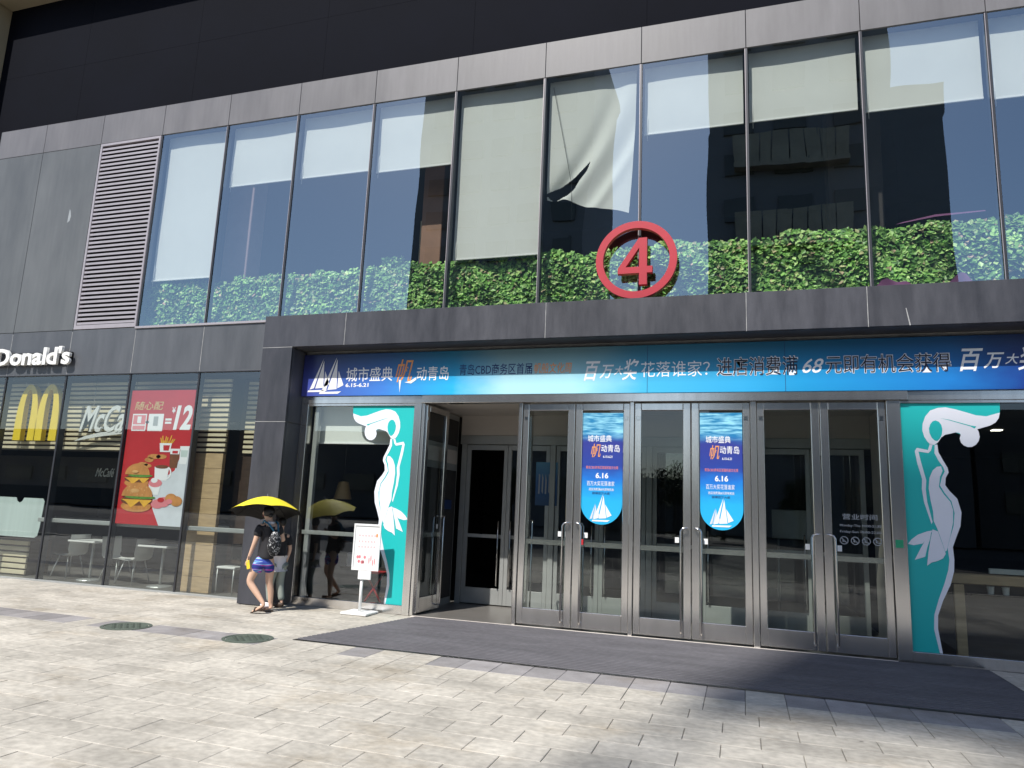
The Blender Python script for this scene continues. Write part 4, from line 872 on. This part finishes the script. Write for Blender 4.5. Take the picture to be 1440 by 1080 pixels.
t = thing('side_seat', 'pale framed seat against the dark wall beside the portal', 'chair', (2.35, .55, 0))
box('seat_back', 2.17, 2.52, .62, .66, .56, .86, 'wood_pale', t, .01); box('seat', 2.15, 2.54, .30, .66, .44, .48, 'plastic_white', t, .01)
for sx in (2.17, 2.51):
    for sy in (.32, .64): tube('leg', [(sx, sy, .008), (sx, sy, .44)], .012, 'frame_grey', t, 6)
# behind the left entrance window
t = thing('pendant_lamp', 'tan cone pendant lamp behind the left mermaid window', 'lamp', (3.95, 1.2, 1.75))
bm = bmesh.new(); blathe(bm, [(.16, 0), (.09, .30), (.03, .32)], 4.12, 1.0, 20, 1.72); bmesh.ops.recalc_face_normals(bm, faces=bm.faces); from_bm('shade', bm, 'lamp', t); tube('cord', [(4.12, 1.0, 2.03), (4.12, 1.0, 3.3)], .006, 'black_paint', t, 5)
t = thing('display_shelf', 'dark shelf with pale goods behind the left mermaid window', 'shelf', (4.6, 1.4, 0))
boxes('shelf_board', [(4.0, 5.6, 1.3, 1.7, h, h+.03) for h in (.05, .5, .95)], 'wood_dark', t)
for i, (x, h) in enumerate(((4.1, .53), (4.45, .53), (4.8, .53), (5.1, .98), (4.3, .98))): box('goods_box', x, x+.2, 1.35, 1.5, h, h+.24, ('shirt_white', 'film', 'room_wall', 'red_print', 'film')[i], t, .01)
t = thing('red_chair', 'dark red folding stool seen low through the left mermaid window', 'stool', (5.0, .7, 0))
for a, b in ((4.85, 5.2), (5.2, 4.85)): tube('leg', [(a, .7, .01), (b, .7, .52)], .018, 'red_print', t, 6)
box('seat', 4.83, 5.22, .55, .85, .52, .55, 'red_print', t, .01)
t = thing('wooden_bar', 'tan wooden bar counter behind the glass right of the right mermaid', 'counter', (14.5, .6, 0))
box('bar_top', 13.0, 16.8, .45, .75, .96, 1.08, 'wood', t, .01); box('bar_body', 13.0, 16.8, .70, .76, .01, .95, 'wood_dark', t)
box('bar_leg', 13.5, 13.62, .46, .52, .01, .95, 'wood', t, .006)
for i, x in enumerate((13.95, 14.12)): 
    t = thing('cup', ('white paper cup on the shelf under the wooden bar, left one', 'white paper cup on the shelf under the wooden bar, right one')[i], 'cup', (x, .6, .8))
    bm = bmesh.new(); blathe(bm, [(.035, .0), (.045, .1), (.047, .1), (.001, .09)], x, .6, 14, .84); bmesh.ops.recalc_face_normals(bm, faces=bm.faces); from_bm('cup_body', bm, 'white', t)
t = thing('bar_shelf', 'dark shelf board under the wooden bar', 'shelf', (14.8, .6, .8)); box('shelf_board', 13.7, 16.7, .5, .69, .80, .838, 'wood_dark', t)

# ------------------------------------------------------------------ people
def skin_body(name, joints, edges, m, parent, root, sub=2):
    """joints: name -> (pos, rx, ry)"""
    names = list(joints); me = bpy.data.meshes.new(name)
    me.from_pydata([joints[k][0] for k in names], [(names.index(a), names.index(b)) for a, b in edges], [])
    o = bpy.data.objects.new(name, me); C.objects.link(o)
    sk = o.modifiers.new('s', 'SKIN'); sk.use_smooth_shade = True; sk.branch_smoothing = .6
    for i, k in enumerate(names):
        d = me.skin_vertices[0].data[i]; d.radius = (joints[k][1], joints[k][2]); d.use_root = (k == root)
    ss = o.modifiers.new('u', 'SUBSURF'); ss.levels = sub; ss.render_levels = sub
    bpy.context.view_layer.update()
    me2 = bpy.data.meshes.new_from_object(o.evaluated_get(DG())); bpy.data.objects.remove(o)
    for p in me2.polygons: p.use_smooth = True
    me2.materials.clear(); setmat(me2, m); me2.name = name
    return place(bpy.data.objects.new(name, me2), parent)
PW = thing('person', 'person in black top and printed shorts carrying the yellow umbrella', 'person', (4.05, -1.0, 0))
J = dict(pel=((4.03, -.93, .80), .115, .095), wai=((4.04, -.92, .94), .095, .075), che=((4.045, -.90, 1.13), .115, .085), upc=((4.04, -.90, 1.25), .10, .07),
  nec=((4.03, -.91, 1.335), .045, .045), hd1=((4.01, -.92, 1.40), .055, .06), hd2=((4.0, -.925, 1.465), .078, .085), hd3=((4.0, -.925, 1.525), .055, .06),
  shl=((3.925, -.985, 1.255), .052, .052), ell=((3.905, -1.04, 1.02), .040, .040), wrl=((3.845, -1.06, .815), .026, .026), hal=((3.825, -1.06, .745), .030, .018),
  shr=((4.15, -.82, 1.255), .052, .052), elr=((4.19, -.74, 1.04), .038, .038), wrr=((4.06, -.66, 1.14), .026, .026), har=((4.02, -.65, 1.19), .028, .02),
  hil=((3.96, -.97, .74), .085, .085), knl=((3.87, -1.04, .44), .058, .058), cal=((4.00, -1.03, .30), .052, .05), anl=((4.14, -1.03, .155), .032, .032), hel=((4.165, -1.03, .12), .032, .03), tol=((4.03, -1.06, .035), .035, .02), til=((3.985, -1.065, .028), .026, .013),
  hir=((4.09, -.87, .74), .085, .085), knr=((4.07, -.83, .43), .056, .056), car=((4.10, -.81, .30), .05, .05), anr=((4.11, -.80, .09), .032, .032), her=((4.14, -.80, .055), .034, .03), tor=((3.98, -.84, .04), .036, .02), tir=((3.935, -.845, .033), .027, .014))
ED = [('pel', 'wai'), ('wai', 'che'), ('che', 'upc'), ('upc', 'nec'), ('nec', 'hd1'), ('hd1', 'hd2'), ('hd2', 'hd3'), ('upc', 'shl'), ('shl', 'ell'), ('ell', 'wrl'), ('wrl', 'hal'), ('upc', 'shr'), ('shr', 'elr'), ('elr', 'wrr'), ('wrr', 'har'),
      ('pel', 'hil'), ('hil', 'knl'), ('knl', 'cal'), ('cal', 'anl'), ('anl', 'hel'), ('hel', 'tol'), ('tol', 'til'), ('pel', 'hir'), ('hir', 'knr'), ('knr', 'car'), ('car', 'anr'), ('anr', 'her'), ('her', 'tor'), ('tor', 'tir')]
skin_body('body', J, ED, 'skin', PW, 'pel')
def finger(pts, parent, r=.008): tube('finger', pts, [r, r, r*.9, r*.7], 'skin', parent, 6)
for k, (dx, dz, ln) in enumerate(((-.018, 0, .06), (-.006, -.004, .07), (.006, -.004, .066), (.018, 0, .054))):
    finger([(3.822+dx*.5, -1.06+dx, .735), (3.815+dx*.4, -1.068+dx, .735-ln*.45), (3.822+dx*.4, -1.078+dx, .735-ln*.8), (3.838, -1.082+dx, .735-ln)], PW)
finger([(3.83, -1.085, .77), (3.845, -1.10, .75), (3.855, -1.105, .725), (3.86, -1.10, .71)], PW, .009)
for k in range(4): finger([(4.02+.006*k, -.665, 1.20-.018*k), (3.995+.006*k, -.672, 1.205-.018*k), (3.985+.006*k, -.65, 1.205-.018*k), (4.0, -.635, 1.20-.018*k)], PW)
def inflate(keys, d): return {k: (J[k][0], J[k][1]+d, J[k][2]+d) for k in keys}
T = inflate(('pel', 'wai', 'che', 'upc'), .024); T['nk'] = ((4.035, -.905, 1.30), .062, .06); T['lo'] = ((4.03, -.93, .77), .148, .125); T['shl'] = ((3.925, -.985, 1.25), .080, .080); T['sl'] = ((3.913, -1.02, 1.09), .068, .068); T['shr'] = ((4.15, -.82, 1.25), .080, .080); T['sr'] = ((4.175, -.77, 1.12), .062, .062)
skin_body('tshirt', T, [('lo', 'pel'), ('pel', 'wai'), ('wai', 'che'), ('che', 'upc'), ('upc', 'nk'), ('upc', 'shl'), ('shl', 'sl'), ('upc', 'shr'), ('shr', 'sr')], 'tshirt', PW, 'che')
S2 = dict(wa=((4.035, -.925, .86), .125, .105), pe=((4.03, -.93, .78), .145, .122), hl=((3.962, -.97, .72), .118, .118), kl=((3.925, -1.0, .55), .115, .115), hr=((4.09, -.87, .72), .118, .118), kr=((4.085, -.855, .55), .115, .115))
skin_body('shorts', S2, [('wa', 'pe'), ('pe', 'hl'), ('hl', 'kl'), ('pe', 'hr'), ('hr', 'kr')], 'shorts', PW, 'pe')
# hair with a low bun, ears
bm = bmesh.new(); bmesh.ops.create_uvsphere(bm, u_segments=20, v_segments=14, radius=1)
for v in bm.verts:
    v.co = Vector((4.006+v.co.x*.088, -.918+v.co.y*.096, 1.478+v.co.z*.092))
    if v.co.x < 3.965 and v.co.z < 1.50: v.co.x = 3.965
from_bm('hair', bm, 'hair', PW, True)
bm = bmesh.new(); bmesh.ops.create_uvsphere(bm, u_segments=14, v_segments=10, radius=.036); bmesh.ops.translate(bm, vec=(4.065, -.945, 1.425), verts=bm.verts); from_bm('hair_bun', bm, 'hair', PW, True)
bm = bmesh.new(); bmesh.ops.create_uvsphere(bm, u_segments=10, v_segments=8, radius=1)
for v in bm.verts: v.co = Vector((3.978+v.co.x*.014, -1.006+v.co.y*.008, 1.455+v.co.z*.026))
from_bm('ear', bm, 'skin', PW, True)
bm = bmesh.new(); bmesh.ops.create_cone(bm, segments=6, radius1=.014, radius2=.004, depth=.03, cap_ends=True); bmesh.ops.rotate(bm, cent=(0, 0, 0), matrix=Matrix.Rotation(radians(-90), 3, 'Y'), verts=bm.verts); bmesh.ops.translate(bm, vec=(3.918, -.925, 1.45), verts=bm.verts); from_bm('nose', bm, 'skin', PW, True)
for sy in (-.955, -.895): box('eye', 3.922, 3.930, sy-.010, sy+.010, 1.470, 1.480, 'hair', PW)
box('mouth', 3.924, 3.932, -.945, -.905, 1.408, 1.416, 'pink_print', PW)
tube('neck_scarf', [(4.06, -.985, 1.315), (4.10, -.92, 1.31), (4.08, -.86, 1.315)], .022, 'shirt_white', PW, 8)
# sandals
for (hx, hy_, hz), (tx, ty2, tz) in (((4.19, -1.03, .085), (3.97, -1.068, .012)), ((4.165, -.80, .018), (3.915, -.848, .012))):
    bm = bmesh.new(); d = (Vector((tx, ty2, tz))-Vector((hx, hy_, hz))).normalized(); s_ = d.cross(Vector((0, 0, 1))).normalized()
    ring = []
    for k in range(16):
        a = 2*pi*k/16; c = (Vector((hx, hy_, hz))+Vector((tx, ty2, tz)))/2; l = (Vector((tx, ty2, tz))-Vector((hx, hy_, hz))).length/2
        ring.append(c+d*cos(a)*l*1.05+s_*sin(a)*.045)
    f = bm.faces.new([bm.verts.new(p) for p in ring]); r = bmesh.ops.extrude_face_region(bm, geom=[f]); bmesh.ops.translate(bm, vec=(0, 0, -.018), verts=[v for v in r['geom'] if isinstance(v, bmesh.types.BMVert)])
    bmesh.ops.recalc_face_normals(bm, faces=bm.faces); from_bm('sandal_sole', bm, 'sandal', PW)
    m_ = Vector((hx, hy_, hz)).lerp(Vector((tx, ty2, tz)), .68); tube('sandal_strap', [m_-s_*.048, m_+Vector((0, 0, .045))-s_*.02, m_+Vector((0, 0, .045))+s_*.02, m_+s_*.048], .010, 'sandal', PW, 6)
# bag on the back
t = thing('backpack', 'black drawstring bag with white flower print on the walking person\'s back', 'bag', (4.15, -.98, .85))
bm = bmesh.new(); bmesh.ops.create_uvsphere(bm, u_segments=20, v_segments=14, radius=1)
for v in bm.verts:
    z = v.co.z; wd = .115*(1-.35*max(0, z)); v.co = Vector((v.co.x*.065, v.co.y*wd, z*.20))
bmesh.ops.rotate(bm, cent=(0, 0, 0), matrix=Matrix.Rotation(radians(-22), 3, 'Z'), verts=bm.verts); bmesh.ops.translate(bm, vec=(4.19, -.955, 1.02), verts=bm.verts); from_bm('bag_body', bm, 'bag', t, True)
tube('strap', [(4.19, -.98, 1.18), (4.10, -1.0, 1.29), (4.0, -1.0, 1.345), (3.95, -.96, 1.30)], .013, 'strap', t, 6); tube('strap', [(4.2, -.90, 1.18), (4.15, -.86, 1.31), (4.08, -.83, 1.345)], .013, 'strap', t, 6)
t = thing('phone_pouch', 'yellow pouch held in the walking person\'s lowered hand', 'pouch', (3.86, -1.09, .65))
o = box('pouch_body', -.03, .03, -.008, .008, -.065, .065, 'yellow', t, .006); o.data.transform(Matrix.Translation((3.868, -1.10, .69)) @ Matrix.Rotation(radians(-15), 4, 'Y'))
tube('cord', [(3.862, -1.10, .752), (3.85, -1.09, .80), (3.84, -1.07, .83)], .004, 'sandal', t, 5)
# umbrella
UT = thing('umbrella', 'open yellow umbrella with black lining shading two walkers', 'umbrella', (3.86, -.75, 1.2))
apex = Vector((3.87, -.80, 1.70)); ax = Vector((-.13, .19, 1)).normalized(); ux = Vector((1, 0, .2)); ux = (ux-ax*ux.dot(ax)).normalized(); uy = ax.cross(ux)
vs = []; fs = []; nr_ = 8; rad, dep = .54, .25; rows = 8; per = 6
for j in range(rows+1):
    f_ = j/rows
    for k in range(nr_*per):
        a = 2*pi*(k+.5*per*0)/(nr_*per); s_ = (k % per)/per; sag = 1-.075*sin(pi*s_)*f_       # cloth pulled straight between ribs
        p = apex+(ux*cos(a)+uy*sin(a))*rad*f_*sag-ax*dep*(f_**1.7)*(1-.10*sin(pi*s_)*f_); vs.append(tuple(p))
n_ = nr_*per
for j in range(rows):
    for k in range(n_): fs.append((j*n_+k, (j+1)*n_+k, (j+1)*n_+(k+1) % n_, j*n_+(k+1) % n_))
o = mesh('canopy', vs, fs, 'umbrella', UT, True)
for k in range(nr_):
    a = 2*pi*k/nr_; pts = [apex+(ux*cos(a)+uy*sin(a))*rad*f_-ax*(dep*f_**1.7+.006) for f_ in (0, .3, .6, .85, 1)]; rb = tube('rib', pts, .0035, 'black_paint', UT, 5)
    tube('strut', [pts[2], apex-ax*.30], .003, 'black_paint', rb, 5)
tube('shaft', [apex+ax*.05, apex-ax*.56], .007, 'steel', UT, 8); tube('grip', [apex-ax*.55, apex-ax*.66], .016, 'black_paint', UT, 8)
# second walker, mostly hidden
P2S = Matrix.Translation((-.235, .06, 0)) @ Matrix.Translation((4.18, -.52, 0)) @ Matrix.Diagonal((.84, .84, .92, 1)) @ Matrix.Translation((-4.18, .52, 0))
P2 = thing('person', 'person with white shirt hem and grey trousers half hidden behind the umbrella carrier', 'person', (4.15, -.55, 0))
K = dict(pel=((4.18, -.52, .78), .11, .09), wai=((4.19, -.52, .93), .10, .08), che=((4.19, -.52, 1.10), .12, .085), upc=((4.185, -.52, 1.20), .10, .07), nec=((4.18, -.52, 1.28), .045, .045), hd1=((4.165, -.52, 1.34), .055, .06), hd2=((4.16, -.52, 1.41), .075, .085), hd3=((4.16, -.52, 1.465), .05, .055),
  shl=((4.10, -.62, 1.19), .05, .05), ell=((4.09, -.66, .98), .038, .038), wrl=((4.06, -.66, .78), .026, .026), hal=((4.05, -.66, .71), .03, .018), shr=((4.28, -.42, 1.19), .05, .05), elr=((4.31, -.38, .97), .038, .038), wrr=((4.27, -.40, .78), .026, .026), har=((4.26, -.40, .71), .03, .018),
  hil=((4.14, -.58, .70), .08, .08), knl=((4.08, -.60, .40), .058, .058), anl=((4.13, -.60, .10), .034, .034), hel=((4.15, -.60, .055), .036, .03), tol=((3.98, -.63, .04), .038, .022), hir=((4.22, -.46, .70), .08, .08), knr=((4.18, -.43, .40), .058, .058), anr=((4.25, -.42, .11), .034, .034), her=((4.27, -.42, .07), .034, .03), tor=((4.12, -.44, .035), .036, .022))
E2 = [('pel', 'wai'), ('wai', 'che'), ('che', 'upc'), ('upc', 'nec'), ('nec', 'hd1'), ('hd1', 'hd2'), ('hd2', 'hd3'), ('upc', 'shl'), ('shl', 'ell'), ('ell', 'wrl'), ('wrl', 'hal'), ('upc', 'shr'), ('shr', 'elr'), ('elr', 'wrr'), ('wrr', 'har'), ('pel', 'hil'), ('hil', 'knl'), ('knl', 'anl'), ('anl', 'hel'), ('hel', 'tol'), ('pel', 'hir'), ('hir', 'knr'), ('knr', 'anr'), ('anr', 'her'), ('her', 'tor')]
skin_body('body', K, E2, 'skin', P2, 'pel')
J = K
T = inflate(('pel', 'wai', 'che', 'upc'), .026); T['shl'] = ((4.10, -.62, 1.19), .080, .080); T['sl'] = ((4.092, -.65, 1.03), .06, .06); T['shr'] = ((4.28, -.42, 1.19), .080, .080); T['sr'] = ((4.305, -.39, 1.03), .06, .06)
skin_body('shirt', T, [('pel', 'wai'), ('wai', 'che'), ('che', 'upc'), ('upc', 'shl'), ('shl', 'sl'), ('upc', 'shr'), ('shr', 'sr')], 'tshirt', P2, 'che')
skin_body('shirt_hem', dict(a=((4.178, -.52, .86), .13, .11), b=((4.176, -.52, .74), .142, .122), c=((4.175, -.52, .63), .146, .126)), [('a', 'b'), ('b', 'c')], 'shirt_white', P2, 'b')
S2 = dict(pe=((4.18, -.52, .76), .118, .10), hl=((4.14, -.58, .69), .095, .095), kl=((4.08, -.60, .40), .078, .078), al=((4.13, -.60, .10), .062, .062), hr=((4.22, -.46, .69), .095, .095), kr=((4.18, -.43, .40), .078, .078), ar=((4.25, -.42, .11), .062, .062))
skin_body('trousers', S2, [('pe', 'hl'), ('hl', 'kl'), ('kl', 'al'), ('pe', 'hr'), ('hr', 'kr'), ('kr', 'ar')], 'trousers', P2, 'pe')
for cx, cy_, cz in ((4.06, -.615, .045), (4.19, -.43, .05)):
    bm = bmesh.new(); bmesh.ops.create_uvsphere(bm, u_segments=14, v_segments=10, radius=1)
    for v in bm.verts: v.co = Vector((cx+v.co.x*.125, cy_+v.co.y*.05, max(.006, cz+v.co.z*.05)))
    from_bm('shoe', bm, 'shirt_white' if cy_ < -.5 else 'sandal', P2, True)
bm = bmesh.new(); bmesh.ops.create_uvsphere(bm, u_segments=16, v_segments=12, radius=1)
for v in bm.verts: v.co = Vector((4.17+v.co.x*.084, -.515+v.co.y*.094, 1.43+v.co.z*.085))
from_bm('hair', bm, 'hair', P2, True)

for o in list(P2.children): o.data.transform(P2S)

# ------------------------------------------------------------------ across the plaza (seen in the glass)
def tower(name, lab, x0, x1, y0, y1, h, fl, bay, extra=None, wm='tower'):
    t = thing(name, lab, 'building', ((x0+x1)/2, (y0+y1)/2, 0))
    box('wall', x0, x1, y0, y1, 0, h, wm, t)
    if extra: box('wall', *extra, wm, t)
    n = max(1, int((x1-x0-2)/bay)); nf = int((h-3)/fl); wmsh = None
    tot = 0
    for j in range(nf):
        for i in range(n):
            if tot >= 160: break
            xa = x0+1+(x1-x0-2)/n*i; o = None
            if wmsh is None:
                o = box('window', -bay*.34, bay*.34, 0, .25, 0, fl*.5, 'tower_glass', t); wmsh = o.data
            else: o = place(bpy.data.objects.new('window', wmsh), t)
            o.location = (xa+bay/2, y1+.01, 3+j*fl); tot += 1
    return t
TA = tower('office_tower', 'dark office tower reflected in the upper glass, topped by an added unseen shadow screen', -24.5, -4.4, -76, -60, 55, 4.2, 3.6, None)
box('shadow_screen', -9.8, -4.4, -61, -60.6, 77.6, 84.8, 'tower', TA)  # unseen screen added above the roof to shade the mat and right doors
for i in range(14): box('shadow_slat', -9.8, -4.4, -60.7, -60.66, 66.2+i*.8+.25*sin(i*2.1), 66.33+i*.8+.25*sin(i*2.1), 'tower', TA)  # added unseen slats, dim the sun on the paving at right
for x in (-9.6, -7.2, -4.7): box('shadow_screen_mast', x, x+.14, -61.4, -61.02, 55.01, 84, 'tower', TA)  # added unseen masts that carry the shadow screen
tower('office_tower', 'dark balcony tower reflected in the right upper windows', 8.0, 25.0, -78, -60, 62, 4.6, 4.2, (25.01, 29.6, -78, -60, 0, 43))
tower('low_building', 'long low dark building across the plaza reflected in the restaurant glass', -110, -25.5, -75, -61, 9.6, 3.5, 6, None, 'tower_low')
tower('low_building', 'low dark building reflected in the entrance doors', -4.0, 7.9, -80, -64, 5.4, 2.6, 3, None, 'tower_low')
tower('low_building', 'low dark building far right across the plaza', 30.5, 90, -80, -62, 12, 3.5, 6, None, 'tower_low')
TB = bpy.data.objects['office_tower.001']
MT['balcony'] = pbr('balcony', (.34, .30, .22), .6, var=.3, scale=(.4, .4, .4))
for zb in (27.5, 35.5):
    bb = box('balcony', 10.5, 21.0, -59.9, -58.6, zb, zb+.5, 'balcony', TB)
    for i in range(8): box('balcony_pane', 10.6+i*1.3, 11.8+i*1.3, -58.75, -58.65, zb+.51, zb+3.6, 'balcony', bb)
def tree(x, y, h, lab, sd):
    t = thing('street_tree', lab, 'tree', (x, y, 0), 'trees across the plaza'); r_ = random.Random(sd)
    bm = bmesh.new(); btube(bm, [(x, y, -.03), (x+.05, y, h*.25), (x-.05, y+.05, h*.5), (x, y, h*.8)], [.2, .16, .11, .04], 8)
    for k in range(6):
        a = r_.uniform(0, 6.28); z = h*r_.uniform(.35, .6); btube(bm, [(x, y, z), (x+cos(a)*h*.13, y+sin(a)*h*.13, z+h*.12), (x+cos(a)*h*.22, y+sin(a)*h*.22, z+h*.25)], [.07, .05, .02], 6)
    from_bm('trunk', bm, 'bark', t)
    vs = []; fs = []
    cl = [(Vector((x+r_.gauss(0, h*.13), y+r_.gauss(0, h*.13), h*r_.uniform(.42, .92))), h*r_.uniform(.09, .17)) for _ in range(16)]
    for c0, rr_ in cl:
        for _ in range(170):
            d = Vector((r_.gauss(0, 1), r_.gauss(0, 1), r_.gauss(0, 1))).normalized(); c = c0+d*rr_*r_.uniform(.5, 1.05); s = r_.uniform(.06, .14)
            n = (d+Vector((r_.gauss(0, .6), r_.gauss(0, .6), r_.gauss(0, .6)))).normalized(); u = n.cross(Vector((r_.gauss(0, 1), r_.gauss(0, 1), 1))).normalized(); v = n.cross(u); b = len(vs)
            vs += [tuple(c-u*s), tuple(c-v*s*.6), tuple(c+u*s), tuple(c+v*s*.6)]; fs.append((b, b+1, b+2, b+3))
    o = mesh('crown', vs, fs, 'leaf_dark', t); o['kind'] = 'stuff'
for i, (x, y, h) in enumerate(((2.2, -46, 6.2), (5.8, -48, 6.6), (-.8, -47, 5.0), (9.5, -44, 4.2), (-8, -45, 5.2), (-13, -46, 4.6), (15, -47, 5.0))):
    tree(x, y, h, ('broad street tree mirrored in the middle doors', 'taller street tree mirrored in the middle doors', 'smaller street tree mirrored in the door beside the open doorway', 'low street tree mirrored in the right doors', 'street tree mirrored in the left mermaid window', 'small street tree mirrored near the umbrella', 'street tree mirrored in the right mermaid window')[i], 40+i)
